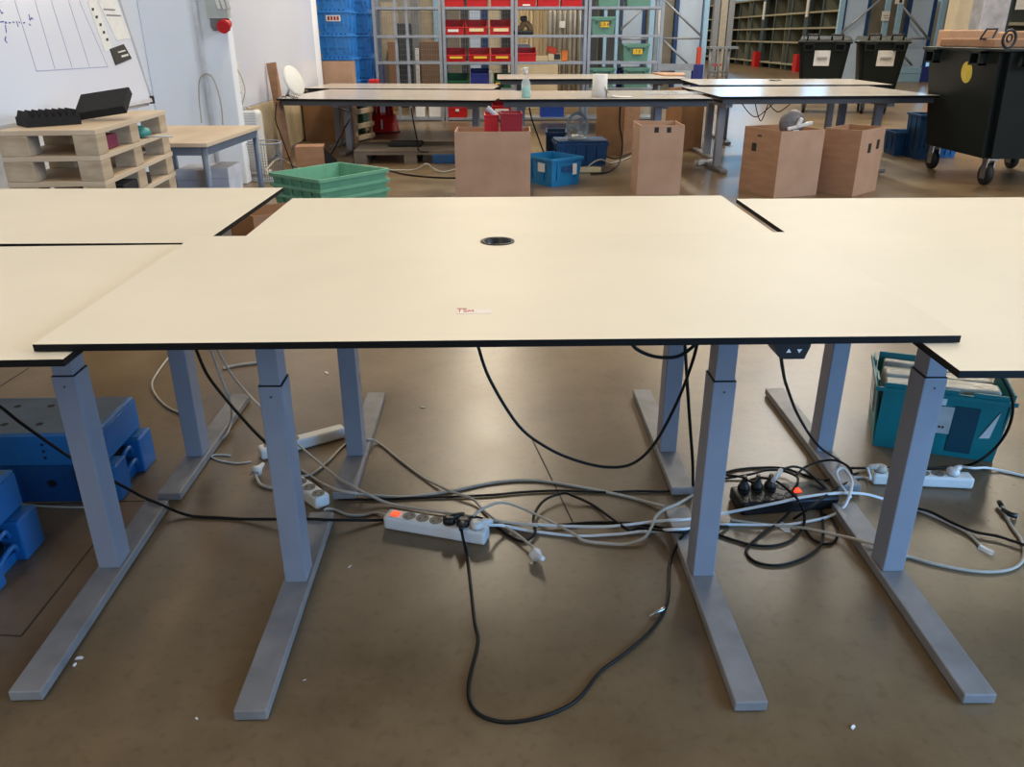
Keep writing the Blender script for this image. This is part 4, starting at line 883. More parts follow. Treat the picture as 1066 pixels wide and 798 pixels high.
# ------------------------------------------------------------------ blue tote stack
def lp(lm=None): pass
YT = 13.5
a = P(332.5, 40, Y=YT); b = P(364.5, 40, Y=YT); TW = b.x-a.x; th_ = .335
base_z = 0
TP = None
for k in range(6):
    lb = 'blue lidded tote, '+['lowest', 'second from the bottom', 'third from the bottom', 'third from the top', 'second from the top', 'topmost'][k]+' in the stack by the left wall'
    loc = (a.x, YT, k*th_)
    if TP is None:
        TP = thing('storage_tote', lb, 'tote', loc, R(-3), 'blue totes stacked by the left wall')
        MB().hexa([(.02, .01, 0), (TW-.02, .01, 0), (TW-.02, .58, 0), (.02, .58, 0)], [(.0, 0, th_-.05), (TW, 0, th_-.05), (TW, .6, th_-.05), (0, .6, th_-.05)]).out('body', BLUEB, TP)
        m = MB(); m.box(-.015, TW+.015, -.02, .62, th_-.0495, th_-.018, bev=.004)
        for i in range(7): m.box(TW*i/7+.01, TW*(i+1)/7-.01, .0, .6, th_-.018, th_-.001)
        m.out('lid', BLUEB, TP)
        for i in (0, .2, .5, .8, .94): MB().box(TW*i, TW*i+.03, -.008, .02, .06, th_-.05).out('rib', BLUEB, TP)
        MB().box(.02, TW-.02, -.006, .02, .13, .155).out('rib', BLUEB, TP)
        for y_ in (.1, .42): MB().box(TW-.01, TW+.014, y_, y_+.03, .03, th_-.05).out('rib', BLUEB, TP)
    else:
        d = dup(TP, loc, R(-3)+R(1.2)*(k % 2), lb)
        if k == 4:
            MB().box(TW*.28, TW*.75, -.016, -.009, .17, .255).out('label', PAPER, d)
            m = MB()
            for i in range(4): m.box(TW*(.33+i*.1), TW*(.40+i*.1), -.0175, -.016, .185, .24)
            m.out('label_print', REDD, d)
# second tote stack peeking behind on the right
p0 = P(362, 40, Y=14.6)
for k in range(6):
    dup(TP, (p0.x-.06, 14.3, k*th_), R(4)*(k % 2)-R(2), 'blue lidded tote, '+['lowest', 'second from the bottom', 'third from the bottom', 'third from the top', 'second from the top', 'topmost'][k]+' of the half hidden rear stack', 'blue totes in the rear stack')
p0 = P(383, 40, Y=14.6); tag(MB().box(0, .1, 0, .03, 0, 2.6, bev=.004, rot=(R(1.5), 'Y')).out('cardboard_strip', CARDL, loc=(p0.x-.07, 14.6, 0)), 'tall cardboard strip standing between totes and shelving', 'cardboard strip')
p = P(372, 88, Y=13); crate('grey green crate at the foot of the blue tote stack', 'crate', (p.x-.02, 13.05, 0), 0, .3, .3, .62, GRNT, ribs=True)
p = P(371, 86, Y=12.5); tag(MB().box(0, .16, 0, .14, 0, .07, bev=.02).out('red_cloth', RED, loc=(p.x+.08, 13.12, .626)), 'red rag on the grey green crate', 'rag')
p = P(374, 150); 
t = thing('wooden_trestle', 'small light wooden crate leaning behind the left far table leg', 'crate', (p.x-.02, p.y+.1, 0), R(72))
m = MB()
for zz in (.03, .18, .36): m.box(0, .5, 0, .03, zz, zz+.06)
m.out('slat', PLY, t); MB().box(0, .05, .03, .06, 0, .45).out('post', PLY, t); MB().box(.45, .5, .03, .06, 0, .45).out('post', PLY, t)
p = P(371, 128, Y=12.2); tag(MB().box(0, .2, 0, .2, 0, .4, bev=.02).out('green_bag', GRND, loc=(p.x-.1, 12.2, .2-.2)), 'green bag on the floor behind the wooden crate', 'bag')

# ------------------------------------------------------------------ shelving at D = 14
YS = 14.0; SD = .5
def zy(y, Y=YS): return P(533, y, Y=Y).z
def xs(x, y=40, Y=YS): return P(x, y, Y=Y).x
tiers = [zy(122), zy(91.5), zy(64), zy(36), zy(6.5), zy(-22)]
def shelf_unit(label, x0, x1, levels, wire=False, solid=True, extra=()):
    X0, X1 = xs(x0), xs(x1); t = thing('shelving_unit', label, 'shelving', (X0, YS, 0), 0, 'galvanised shelving units in a row'); W_ = X1-X0
    for x in (0, W_-.05):
        for y in (0, SD-.04): MB().box(x, x+.045, y, y+.04, 0, 2.6).out('post', GALV, t)
    for z_ in levels:
        MB().box(.046, W_-.051, .0, SD, z_-.045, z_-.005, bev=.003).out('shelf', GALV, t)
    if wire:
        m = MB(); n = 26
        for k in range(n): x = .05+(W_-.1)*k/(n-1); m.box(x-.002, x+.002, SD+.002, SD+.006, .3, 2.6)
        for k in range(30): z_ = .3+2.3*k/29; m.box(.03, W_-.03, SD+.006, SD+.010, z_-.002, z_+.002)
        m.out('wire_back', GALV, t)
    for x in extra:
        X = xs(x)-X0; MB().box(X-.022, X+.022, .02, .06, .0, 2.6).out('upright', GALV, t)
    return t
shelf_unit('open wire-backed shelving bay at the left of the shelving row', 389, 460, [tiers[0], zy(63.5), tiers[3], tiers[4]], True, extra=(412, 424))
shelf_unit('galvanised shelving bay full of red bins', 461, 535, tiers, True)
shelf_unit('galvanised shelving bay with few items before the beige curtain', 536, 611, [tiers[0], tiers[2], tiers[3], tiers[4], tiers[5]])
shelf_unit('galvanised shelving bay holding grey green totes', 612, 690, tiers)
def sbin(label, x0, x1, ytop, ybot, m_, plate, group, lip=.5):
    X0 = xs(x0, ybot); W_ = xs(x1, ybot)-X0
    ti = min(tiers, key=lambda v: abs(v-zy(ybot))); h = zy(ytop)-zy(ybot)
    return stack_bin(label, (X0, YS+.03, ti-.004), 0, W_, .4, max(h, .1), m_, 'bin', group, plate, lip)
lab_w = (.22, .74, .20, .36, PAPER); lab_y = (.24, .86, .24, .40, LABY)
lab_2 = (.16, .84, .22, .42, mat('cream_label', (226, 206, 160), .7))
g = 'red bins on the shelving'
ordn = ['left', 'middle', 'right']
for k, (x0, x1) in enumerate(((462, 483), (486, 507), (511, 533))):
    sbin(['leftmost', 'middle', 'rightmost'][k]+' red bin on the top visible shelf of the red-bin bay', x0, x1, -12, 5, RED, None, g)
    sbin(['leftmost', 'middle', 'rightmost'][k]+' red bin on the second shelf of the red-bin bay'+(', with one white label' if k == 0 else ', with two cream labels'), (461.5, 485, 510)[k], (483, 507, 533)[k], 18, 34.5, RED, lab_w if k == 0 else lab_2, g)
    sbin(['leftmost', 'middle', 'rightmost'][k]+' red bin on the third shelf of the red-bin bay, with yellow label', (463, 488, 511)[k], (484.5, 510, 532)[k], 48, 62.5, RED, lab_y, g)
for k, (x0, x1) in enumerate(((538, 558), (560, 582), (585, 606))):
    sbin(['left', 'middle', 'right'][k]+' red bin on the top shelf of the curtain bay', x0, x1, -12, 5, RED, (.3, .7, .04, .14, PAPER) if k == 0 else None, g)
sbin('single red bin on the third shelf in front of the curtain', 537, 558, 48, 62.5, RED, None, g, .6)
sbin('dark green bin on the fourth shelf, leftmost', 465, 487, 75, 90, GRND, None, 'coloured bins on the fourth shelf')
sbin('navy blue bin between two green bins on the fourth shelf', 490, 509, 70, 90, NAVY, None, 'coloured bins on the fourth shelf', .75)
sbin('dark green bin with yellow and white labels on the fourth shelf, rightmost', 514, 534, 75, 90, GRND, (.1, .5, .2, .4, LABY), 'coloured bins on the fourth shelf')
sbin('red bin on the bottom shelf below the far-left tables', 466, 486, 108, 121, RED, (.42, .6, .5, .7, PAPER), 'red bins on the bottom shelf', .8)
sbin('red bin with white labels on the bottom shelf, behind the large box', 512, 534, 101, 121, RED, (.15, .8, .3, .45, PAPER), 'red bins on the bottom shelf', .6)
sbin('royal blue bin on the bottom shelf behind the desk fan', 563, 587, 107, 121, mat('royal_blue', (40, 84, 190), .5), None, 'blue bin', .95)
for k, (x0, x1) in enumerate(((432, 442), (446, 463))):
    X0 = xs(x0, 115); tag(MB().box(0, xs(x1, 115)-X0, 0, .3, 0, .2, bev=.02).out('white_package', PAPER, loc=(X0, YS+.03, tiers[0]-.004)), ['left', 'right'][k]+' white package on the bottom shelf of the wire-backed bay', 'package')
def gtote(label, x0, x1, yt, yb, lab=None):
    X0 = xs(x0, yb); W_ = xs(x1, yb)-X0; ti = min(tiers, key=lambda v: abs(v-zy(yb))); H_ = zy(yt)-zy(yb)
    t = thing('storage_tote', label, 'tote', (X0, YS+.02, ti-.004), 0, 'grey green totes on the shelving')
    MB().hexa([(.03, .02, 0), (W_-.03, .02, 0), (W_-.03, .42, 0), (.03, .42, 0)], [(.01, 0, H_), (W_-.01, 0, H_), (W_-.01, .45, H_), (.01, .45, H_)]).out('body', GRNT, t)
    MB().box(0, W_, -.015, .46, H_-.03, H_+.005, bev=.004).box(W_*.15, W_*.85, -.02, -.01, H_-.05, H_-.031).out('lid', GRNT, t)
    for f_ in (.2, .75): MB().box(W_*f_, W_*f_+.02, -.018, .0, H_*.62, H_-.03).out('clip', mat('dark_clip', (44, 66, 60), .5), t)
    if lab:
        o = MB().box(W_*.38, W_*.72, -.022, .005, H_*.42, H_*.72).out('label', LABY, t)
        text_mesh(lab, H_*.26, 'label_print', INKK, o, Vector((W_*.55, -.0235, H_*.57)), FACE_CAM)
gtote('grey green tote with yellow label on the second shelf', 615, 641, 16, 34.5, 'CB 8')
gtote('grey green tote with yellow label on the third shelf, right', 648, 676, 45, 63, '7 8')
gtote('grey green tote on the top shelf, left', 622, 646, -14, 5)
gtote('grey green tote on the top shelf, right', 652, 679, -14, 5)
gtote('grey green tote on the fourth shelf, left', 613, 640, 69.5, 90)
gtote('grey green tote on the fourth shelf, right', 648, 676, 69.5, 90)
X0 = xs(641, 85); tag(MB().lathe([(.05, 0), (.05, .22), (.03, .27), (.03, .3)], 16).out('bottle', NAVY, loc=(X0+.08, YS+.2, tiers[1]-.004)), 'navy bottle between the two totes on the fourth shelf', 'bottle')
p = (xs(546, 30), YS+.22, tiers[3]-.004)
t = thing('tool', 'black and tan tape tool on the second shelf before the curtain', 'tool', p)
MB().box(-.17, .15, -.12, .12, 0, .07, bev=.02).out('base', BLK, t)
MB().tube(catmull([(.1, 0, .06), (.08, 0, .14), (.0, 0, .17), (-.05, 0, .1), (-.12, 0, .09)]), .045, 12).out('arm', mat('tan_rubber', (118, 96, 70), .7), t); MB().box(-.06, .05, -.05, .05, .2, .28, bev=.02).tube([(0, 0, .15), (0, 0, .22)], .035, 12).out('head', BLK, t)
m = MB(); m.box(0, .26, 0, .2, 0, .27, bev=.05, seg=3); t = thing('plastic_bag', 'silver grey bag with white label behind the single red bin', 'bag', (xs(537, 60), YS+.44, tiers[2]-.004)); m.out('bag', SILV, t)
MB().box(.09, .19, -.008, .004, .12, .22).out('label', PAPER, t)
t = thing('tape_dispenser', 'orange and red tape dispenser on the third shelf before the curtain', 'tape dispenser', (xs(584, 60), YS+.2, tiers[2]-.004))
MB().box(-.22, -.05, -.05, .05, .12, .22, bev=.02, rot=(R(20), 'Y')).out('red_roll', mat('orange_red', (208, 66, 34), .5), t)
MB().box(-.2, .02, -.04, .04, .0, .12, bev=.015).out('body', mat('cream_body', (216, 196, 158), .6), t); MB().box(.02, .12, -.06, .06, 0, .17, bev=.015).out('handle', ORNG, t); MB().box(-.1, 0, -.05, -.03, .03, .11).out('blade_guard', BLK, t)
tag(MB().lathe([(.06, 0), (.07, .05), (.06, .12)], 16).out('red_pot', RED, loc=(xs(600, 68), YS+.2, tiers[2]-.17)), 'small red pot hanging under the third shelf at its right end', 'pot')
bpy.data.objects.remove(bpy.data.objects['red_pot'])
t = thing('spray_bottle', 'slim pale spray bottle between navy and green bins on the fourth shelf', 'bottle', (xs(511, 80), YS+.1, tiers[1]-.004)); MB().lathe([(.03, 0), (.03, .16), (.012, .2), (.012, .24)], 14).out('bottle', CLEAR, t); MB().box(-.03, .02, -.01, .01, .24, .27).out('spray_head', WHT, t)

# ------------------------------------------------------------------ behind the shelving
Yb = 17.0
def slab(name, label, cat, x0, x1, ytop, m_, Y=Yb, d=.3, zb_=0, zt_=None, group=None):
    X0 = P(x0, 40, Y=Y).x; X1 = P(x1, 40, Y=Y).x
    z1 = zt_ if zt_ else P(533, ytop, Y=Y).z
    return tag(MB().box(0, X1-X0, 0, d, 0, z1-zb_, bev=.008).out(name, m_, loc=(X0, Y, zb_)), label, cat, group)
# pleated curtain
X0 = P(534, 40, Y=Yb).x; X1 = P(569, 40, Y=Yb).x; m = MB(); N = 40
f_ = [(X0+(X1-X0)*k/N, Yb+.035*math.sin(k*1.1)+.02*math.sin(k*2.7)) for k in range(N+1)]
for (xa, ya), (xb_, yb_) in zip(f_, f_[1:]): m.hexa([(xa, ya, 0), (xb_, yb_, 0), (xb_, yb_+.01, 0), (xa, ya+.01, 0)], [(xa, ya, 3.2), (xb_, yb_, 3.2), (xb_, yb_+.01, 3.2), (xa, ya+.01, 3.2)])
tag(m.out('curtain', CLOTH), 'beige cloth curtain hanging behind the shelving', 'curtain')
X0 = P(562, 40, Y=16.4).x; tag(MB().box(0, .95, 0, .03, 0, .95, bev=.004).out('cloth_screen', CLOTH, loc=(X0-.6, 16.4, 0)), 'low beige cloth screen below the curtain', 'screen')
for k in range(7):
    x = P(572+k*5.2, 40, Y=16.8).x
    tag(MB().tube([(x, 16.8+.05*(k % 2), 0), (x, 16.8+.05*(k % 2), 3.0)], .045, 12).out('steel_tube', mat('bright_steel', (196, 190, 176), .25, .6, var=.1) if k == 0 else MATS['bright_steel']), ['leftmost', 'second', 'third', 'fourth', 'fifth', 'sixth', 'rightmost'][k]+' upright steel tube from the left behind the curtain bay', 'tube', 'steel tubes standing behind the shelving')
t = slab('paper_sign', 'white paper sign on the steel tubes', 'sign', 582, 588, 20, PAPER, Y=16.7, d=.01, zb_=P(533, 29, Y=16.7).z, zt_=P(533, 22, Y=16.7).z)
slab('charcoal_panel', 'dark charcoal panel right of the steel tubes', 'panel', 600, 622, -30, DKG, Y=17.4)
slab('charcoal_panel', 'dark charcoal panel behind the grey green totes', 'panel', 624, 646, -30, DKG, Y=17.8)
for k, x in enumerate((628, 640)): slab('steel_post', ['left', 'right'][k]+' pale steel post behind the totes', 'post', x, x+3.4, -30, RACKB, Y=17.2, d=.06)
slab('carton_stack', 'stack of brown cartons behind the wire bay, right part', 'cartons', 437, 461, 43, mat('ribbed_carton', (134, 106, 80), .85, var=.15, scale=9, stretch=(.2, 1, 8)), Y=16.4, d=.8)
slab('cream_carton', 'tall cream carton stack behind the wire bay, left part', 'cartons', 398, 412, 2, mat('cream_carton', (196, 180, 154), .8, var=.12, scale=5), Y=16.6, d=.6)
slab('carton', 'brown carton beside the cream stack behind the wire bay', 'carton', 403, 412, 43, CARDD, Y=16.2, d=.3)
slab('cabinet', 'grey metal cabinet behind the wire bay', 'cabinet', 414, 428, 24, DKG, Y=16.8, d=.5)
slab('machine', 'grey machine frame behind the wire bay', 'machine', 429, 437, -20, mat('mid_grey', (132, 134, 134), .5), Y=16.9, d=.5)
slab('white_post', 'white perforated post behind the wire bay', 'post', 431, 435, 50, PAPER, Y=15.8, d=.06)
slab('beige_panel', 'beige panel high behind the wire bay', 'panel', 436, 452, -20, mat('beige_wallboard', (190, 176, 150), .8, var=.08), Y=17.6, d=.1)
slab('blue_post', 'pale blue post left of the red-bin bay', 'post', 452, 457, -20, RACKB, Y=17.2, d=.1)
for k, (x0, x1, mm) in enumerate(((463, 478, TANP), (480, 488, DKG), (489, 500, PANEL), (501, 508, RACKD), (509, 520, mat('cream_board', (206, 194, 166), .8)), (522, 532, DKG))):
    slab('upright_panel', ['taupe panel leftmost', 'charcoal panel second from left', 'pale blue panel', 'deep blue panel', 'cream panel', 'charcoal panel rightmost'][k]+' behind the red bins', 'panel', x0, x1, -30, mm, Y=17.3, d=.1)
slab('blue_bin', 'dark blue bin on the floor at the foot of the wire bay', 'bin', 386, 396, 64, NAVY, Y=14.7, d=.3)

# ------------------------------------------------------------------ racking frames to the right of the shelving
def rack_frame(label, x0, x1, Y, braces, m_=RACKB, H_=3.6, pw_=None):
    X0 = P(x0, 40, Y=Y).x; X1 = P(x1, 40, Y=Y).x; w_ = pw_ or (.11*Y/20); t = thing('pallet_rack', label, 'rack', (X0, Y, 0), 0, 'blue pallet rack frames'); W_ = X1-X0
    for x in (0, W_-w_): MB().box(x, x+w_, 0, .1, 0, H_).out('upright', m_, t)
    for (a, b) in braces:
        pa = P(a[0], a[1], Y=Y); pb = P(b[0], b[1], Y=Y)
        MB().tube([(pa.x-X0, .05, pa.z), (pb.x-X0, .05, pb.z)], .026*Y/20, 6).out('brace', GALV, t)
    return t
def rpanel(label, x0, x1, Y, m_=PANEL, H_=3.6, z0=.3):
    X0 = P(x0, 40, Y=Y).x; X1 = P(x1, 40, Y=Y).x; t = thing('room_divider', label, 'panel', (X0, Y, 0), 0); W_ = X1-X0; e = W_*.13
    MB().box(e, W_-e, .02, .06, 0, H_).out('sheet', m_, t); MB().box(0, e, 0, .1, 0, H_).out('edge_post', RACKD, t); MB().box(W_-e, W_, 0, .1, 0, H_).out('edge_post', RACKD, t)
rack_frame('blue rack frame with crossed braces directly right of the totes', 685, 736, 19.0, (((692, 0), (731, 38)), ((691, 40), (731, 40)), ((691, 42), (719, 69))))
rack_frame('blue rack frame seen through the tote bay', 634, 680, 18.6, (((636, 41), (678, 1)), ((636, 40.5), (678, 40.5)), ((614, 44), (645, 50))))
rpanel('pale blue panel with blue edges behind the tote bay', 644, 671, 19.6)
rpanel('pale blue panel with blue edges behind the crossed rack frame', 701, 733, 19.8)
slab('infill_board', 'taupe infill board between the blue panels', 'panel', 672, 700, -40, TANP, Y=19.85, d=.1)
a = P(681, 70, Y=18.8); b = P(722, 70, Y=18.8)
tag(MB().box(0, b.x-a.x, 0, .08, 0, .14).out('guard_rail', GALV, loc=(a.x, 18.8, a.z-.07-.0)), 'grey blue guard rail at the foot of the crossed rack frame', 'rail')
p = P(727, 66, Y=18.7); t = thing('corner_protector', 'navy blue corner protector at the cyan rack post', 'protector', (p.x-.08, 18.85, 0)); MB().box(0, .24, 0, .12, 0, P(727, 67, Y=18.85).z, bev=.01).out('guard', NAVY, t)
MB().box(.08, .17, .02, .1, P(727, 67, Y=18.85).z, P(729, 49, Y=18.85).z).out('red_reflector', mat('orange_red_board', (206, 70, 38), .6), t)
p = P(689, 12, Y=18.9); tag(MB().box(-.0, .13, 0, .01, 0, .22).out('paper_sign', PAPER, loc=(p.x-.07, 18.989, P(689, 22, Y=18.9).z)), 'white paper sign on the left rack post', 'sign')
p = P(687, 38, Y=18.9); tag(MB().box(-.0, .07, 0, .01, 0, .3, rot=(R(-6), 'Y')).out('paper_sign', PAPER, loc=(p.x-.03, 18.989, p.z)), 'narrow white paper hanging below the sign on the left rack post', 'sign')
# pale pallets / things behind on the right end of the rear table
p = P(705, 92, Y=12.4)
# aluminium step frame
Yl = 24.0
a = P(737, 79, Y=Yl); b = P(763, 79, Y=Yl); zt_ = P(750, 48.5, Y=Yl).z
t = thing('step_ladder', 'aluminium step trolley in front of the far racks', 'ladder', (a.x, Yl, 0)); W_ = b.x-a.x
MB().box(-.05, W_+.05, -.1, .4, zt_-.06, zt_).out('platform', GALV, t)
for (x0, x1) in ((0, 0), (W_*.35, W_*.35), (W_*.75, W_*.7)): MB().tube([(x0, 0, 0), (x1+.03, 0, zt_-.06)], .035, 8).out('leg', GALV, t)
MB().tube([(0, 0, zt_*.35), (W_*.7, 0, zt_*.35)], .025, 6).out('rung', GALV, t)
MB().box(.1, W_*.5, -.02, .02, zt_*.5, zt_*.56).out('rung', mat('red_rung', (190, 90, 80), .6), t)
# pale stacked shelf parts behind it
for k, (x0, x1) in enumerate(((741, 747), (748, 755), (756, 762))):
    slab('metal_sheet', ['left', 'middle', 'right'][k]+' pale metal sheet standing behind the step trolley', 'sheet', x0, x1, -2, [GALV, mat('pale_sheet', (178, 172, 162), .5), GALV][k], Y=29, d=.2)

# ------------------------------------------------------------------ far dark shelving row along the right aisle (parallel to Y)
XR = 11.7
levels = [.22, 1.02, 1.52, 2.05, 2.72]
DKS = mat('dark_green_rack', (52, 70, 76), .6); BACKG = mat('olive_back_sheet', (122, 124, 110), .8, var=.1, scale=1.5); BEAM = mat('beige_beam', (160, 154, 132), .6)
for k, y0 in enumerate((27.2, 32.45, 37.7, 42.95, 48.2)):
    L_ = 5.2
    t = thing('storage_rack', ['nearest', 'second', 'third', 'fourth', 'farthest'][k]+' dark shelving rack in the far row on the right', 'rack', (XR, y0, 0), 0, 'dark shelving racks far right')
    MB().box(-.02, .12, 0, .42, 0, 2.78).out('post', DKS, t)
    for y in (.42, 1.9, 2.5, 3.9): MB().box(0, 1.27, y, y+.04, 0, 2.75).out('divider_sheet', BACKG, t); 
    for y in (1.9, 3.9): MB().box(-.02, .02, y-.06, y+.1, 0, 2.75).out('post', DKS, t)
    for z_ in levels: MB().box(-.03, 1.3, .0, L_, z_-.03, z_+.03).out('shelf', BEAM, t)
    MB().box(1.28, 1.32, 0, L_, 0, 2.75).out('back_sheet', BACKG, t)
    MB().box(-.25, -.03, .0, .44, 0, .62).out('foot_guard', RED, t)
    MB().box(-.06, 0, .05, .25, 1.9, 2.6).out('aisle_sign', PAPER, t)
# ------------------------------------------------------------------ right rack frames (D about 25)
YR = 25.5
rpanel('pale blue panel with blue edges left behind the wheeled bins', 873, 902, YR+.3)
rpanel('pale blue panel with blue edges right of the wheeled bins', 940, 969, YR+.3)
slab('infill_board', 'taupe infill board between the right blue panels', 'panel', 902, 940, -40, TANP, Y=YR+.5, d=.1)
rack_frame('cyan rack post pair behind the wheeled bins with sloping brace', 870, 922, YR, (((874, 36), (917, 0)),))
rack_frame('blue rack post pair with paper signs right of the wheeled bins', 930, 979, YR-.1, (((936, 1), (967, 40)), ((940, 40), (968, 40)), ((935, 50), (950, 68))))
for k, (x, y, w_, h_) in enumerate(((919.5, 11.5, 10, 10), (933, -3, 10, 7))):
    a = P(x, y+h_, Y=YR-.2); b = P(x+w_, y, Y=YR-.2)
    o = tag(MB().box(0, b.x-a.x, 0, .01, 0, b.z-a.z).out('paper_sign', PAPER, loc=(a.x-(.0 if k else .03), YR-.112, a.z)), ['lower white paper sign', 'upper white paper sign with dark mark'][k]+' on the right rack posts', 'sign')
    m = MB()
    if k == 0:
        m.box(.05, .2, -.004, 0, (b.z-a.z)*.5, (b.z-a.z)*.56); m.box(.08, .24, -.004, 0, (b.z-a.z)*.25, (b.z-a.z)*.3)
    else: m.box(.12, .2, -.004, 0, .03, .14)
    m.out('sign_print', INKK, o)
a = P(929, 85, Y=25.2); b = P(957, 85, Y=25.2); c = P(966.5, 84, Y=25.2); zt_ = P(940, 70, Y=25.2).z
t = thing('guard_rail', 'pale blue guard rail at the foot of the right rack', 'rail', (a.x, 25.2, 0)); MB().box(0, b.x-a.x, 0, .1, 0, zt_, bev=.01).box(0, b.x-a.x, -.02, 0, zt_*.6, zt_*.68).out('guard', RACKB, t); MB().box(b.x-a.x, c.x-a.x, -.03, .12, 0, zt_+.02, bev=.01).out('end_cap', NAVY, t)
# ------------------------------------------------------------------ big wheeled containers
def container(label, base, ang, W, D, zb_, zt_, sticker=None, lid=True, frontlab=False, group='dark green wheeled waste containers'):
    t = thing('waste_container', label, 'container', base, ang, group); tp = .10
    b = [(tp, tp, zb_), (W-tp, tp, zb_), (W-tp, D-tp, zb_), (tp, D-tp, zb_)]; u = [(0, 0, zt_), (W, 0, zt_), (W, D, zt_), (0, D, zt_)]
    m = MB(); m.hexa(b, u); bmesh.ops.bevel(m.bm, geom=[e for e in m.bm.edges if abs((e.verts[0].co-e.verts[1].co).z) > .1], offset=.06, segments=4, affect='EDGES')
    m.out('body', BIN, t)
    MB().box(-.03, W+.03, -.03, D+.03, zt_-.001, zt_+.028, bev=.008).out('rim', BIN, t)
    for (x0, x1, y0, y1) in [(W*f-.09, W*f+.09, -.1, -.028) for f in (.2, .8)] + [(-.1, -.028, D*f-.09, D*f+.09) for f in ((.2, .8) if not lid else ())]:
        MB().box(x0, x1, y0, y1, zt_-.115, zt_-.098).box(x0, x1, y0, y1, zt_-.015, zt_+.01).out('lifting_lug', BIN, t)
        vert = x1-x0 > .1
        for s_ in (0, 1):
            hm = MB()
            if vert: hm.box((x0, x1-.02)[s_], (x0+.02, x1)[s_], y0, y1, zt_-.115, zt_)
            else: hm.box(x0, x1, (y0, y1-.02)[s_], (y0+.02, y1)[s_], zt_-.115, zt_)
            hm.out('lug_cheek', BIN, t)
    if lid:
        MB().hexa([(-.04, -.05, zt_+.03), (W+.04, -.05, zt_+.03), (W+.04, D+.04, zt_+.03), (-.04, D+.04, zt_+.03)], [(-.0, -.0, zt_+.07), (W, 0, zt_+.07), (W, D, zt_+.12), (0, D, zt_+.12)]).out('lid', BIN, t)
        for f in (.15, .62): MB().tube([(W*f, -.06, zt_+.06), (W*f, -.1, zt_+.14), (W*f+.18, -.1, zt_+.14), (W*f+.18, -.06, zt_+.06)], .02, 8).out('lid_handle', BLK, t)
    for (x, y) in ((tp+.1, tp+.08), (W-tp-.1, tp+.08), (tp+.1, D-tp-.08), (W-tp-.1, D-tp-.08)):
        k = MB().box(x-.05, x+.05, y-.05, y+.05, zb_-.02, zb_).box(x-.04, x-.03, y-.03, y+.05, .06, zb_-.02).box(x+.03, x+.04, y-.03, y+.05, .06, zb_-.02).out('caster', CHROME, t)
        MB().lathe([(.04, -.022), (.098, -.022), (.1, -.01), (.1, .01), (.098, .022), (.04, .022)], 24, 0, (x, y+.02, .1), Matrix.Rotation(R(90), 4, 'Y')).out('wheel', TYRE, k)
    if sticker:
        y, z_, r_ = sticker; xx = (zt_-z_)/(zt_-zb_)*tp
        m = MB(); m.lathe([(r_, 0), (r_, .003)], 32, 0, (xx-.001, y, z_), Matrix.Rotation(R(-96.2), 4, 'Y')); m.out('round_sticker', YEL, t)['label'] = 'round yellow sticker'
    if frontlab:
        x, z0, z1, w_ = frontlab; y0 = (zt_-z0)/(zt_-zb_)*tp; y1 = (zt_-z1)/(zt_-zb_)*tp
        lo = MB().prism([(x-w_/2, y0-.004, z0), (x+w_/2, y0-.004, z0), (x+w_/2, y1-.004, z1), (x-w_/2, y1-.004, z1)], (0, -.004, 0)).out('paper_label', PAPER, t)
        MB().box(x-w_*.32, x+w_*.32, y1-.02, y1-.002, (z0+z1)/2-.01, (z0+z1)/2+.02).out('label_print', mat('faint_print', (150, 150, 150), .7), lo)
    return t
wl = P(970, 176); wn = P(1022, 192)
BC = container('near dark green waste container with round yellow sticker at the right', (4.42, 7.42, 0), 0, 1.25, 1.36, .25, 1.165, sticker=(.56, .98, .095), lid=False)
for o in list(bpy.data.objects):
    if o.name.startswith('wheel') and o.parent and o.parent.parent == BC and o.parent.data: pass
a = P(836, 42, Y=15); b = P(886, 42, Y=15); c = P(937, 42, Y=15)
container('left dark green wheeled bin of the pair in the background', (a.x+.02, 15.2, 0), R(-21), .84, .95, .26, 1.16, lid=True, frontlab=(.40, .80, 1.05, .26))
container('right dark green wheeled bin of the pair in the background', (a.x+1.0, 14.95, 0), R(-18), .77, .95, .26, 1.16, lid=True, frontlab=(.44, .80, 1.05, .28))
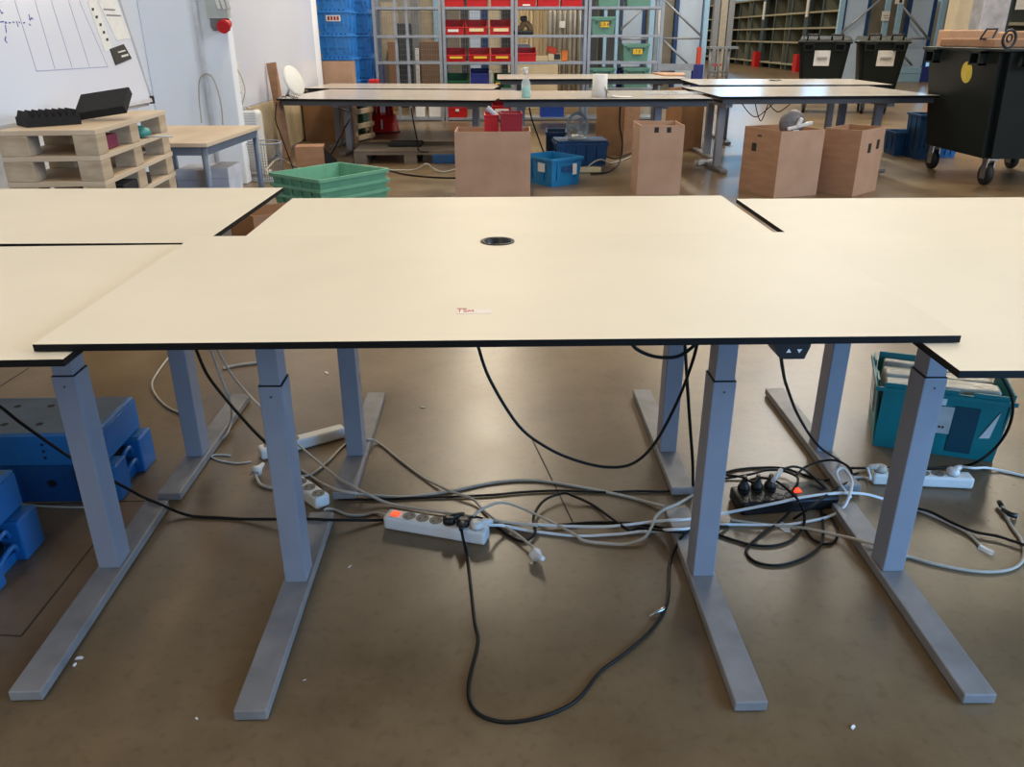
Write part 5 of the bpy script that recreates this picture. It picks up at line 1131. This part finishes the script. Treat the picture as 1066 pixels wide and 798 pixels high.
# load on the near container
zc = 1.195
for (x0, x1, y0, y1, h_, m_, n_, lb) in ((4.5, 4.82, 7.75, 8.7, .075, CARD, 'cardboard_box', 'brown carton on the near waste container, left'), (4.85, 5.35, 7.75, 8.05, .07, mat('grey_bundle', (150, 140, 130), .8, var=.2, scale=30, bump=.5), 'paper_bundle', 'grey crumpled bundle on the near waste container'), (5.15, 5.62, 7.5, 7.72, .07, CARDL, 'wrapped_parcel', 'pinkish wrapped parcel on the near waste container, front right'), (5.2, 5.7, 8.15, 8.7, .14, CARDL, 'cardboard_box', 'brown carton on the near waste container, rear right')):
    tag(MB().box(x0, x1, y0, y1, zc-.001, zc+h_, bev=.012).out(n_, m_), lb, 'parcel')
m = MB(); p = P(1044, 42, Y=7.55)
m.tube([(p.x+.055*math.cos(a_*math.pi/12), 7.46, zc+.075+.07*math.sin(a_*math.pi/12)) for a_ in range(24)], .012, 8, closed=True); m.tube([(p.x+.022*math.cos(a_*math.pi/8), 7.46, zc+.08+.03*math.sin(a_*math.pi/8)) for a_ in range(16)], .008, 6, closed=True)
tag(m.out('cable_coil', BLK), 'small black coil standing on the rim of the near waste container', 'coil')
m = MB(); p = P(1030, 33, Y=7.9); m.tube([(p.x-.07, 7.9, 1.268), (p.x-.03, 7.9, 1.35), (p.x+.07, 7.9, 1.35), (p.x+.04, 7.9, 1.268)], .012, 8, closed=True); tag(m.out('clear_bracket', BLK), 'black framed bracket lying on the parcel load of the near container', 'bracket')
# pile behind at far right
for (x0, x1, yt, yb, Y_, m_, n_, lb, cat) in ((992, 1016, -20, 32, 16, mat('wrapped_cream', (206, 192, 166), .5, var=.08, scale=4, bump=.3), 'wrapped_pallet', 'cream film-wrapped pallet load behind the near container', 'pallet load'), (1018, 1046, -20, 34, 14.5, SILV, 'wrapped_pallet', 'silver film-wrapped pallet load behind the near container', 'pallet load'), (986, 1036, 31, 48, 13, CARDL, 'carton_pile', 'long brown carton behind the near container', 'carton'), (1050, 1085, 33, 48, 12.2, CARDL, 'carton_pile', 'brown carton at the right edge behind the near container', 'carton')):
    a = P(x0, yb, Y=Y_); b = P(x1, yb, Y=Y_); zt_ = P((x0+x1)/2, yt, Y=Y_).z
    tag(MB().box(0, b.x-a.x, 0, .35, 0, zt_, bev=.02).out(n_, m_, loc=(a.x, Y_, 0)), lb, cat)
p = P(1056, 11, Y=18); tag(MB().box(0, .25, 0, .01, 0, .2).out('paper_sign', PAPER, loc=(p.x, 17.98, P(1056, 10, Y=18).z)), 'white paper sign on the dark shelving at the right edge', 'sign')
a = P(1046, 30, Y=18.1); t = thing('storage_rack', 'dark shelving rack at the right edge of the picture', 'rack', (a.x, 18.1, 0)); MB().box(0, .06, 0, .9, 0, 3).out('upright_panel', DKS, t); MB().box(1.2, 1.26, 0, .9, 0, 3).out('upright_panel', DKS, t); MB().box(0.06, 1.2, .86, .9, 0, 3).out('back_sheet', BACKG, t)
for z_ in (.4, .95, 1.5, 2.1): MB().box(.06, 1.2, .0, .86, z_-.03, z_+.03).out('shelf', BEAM, t)
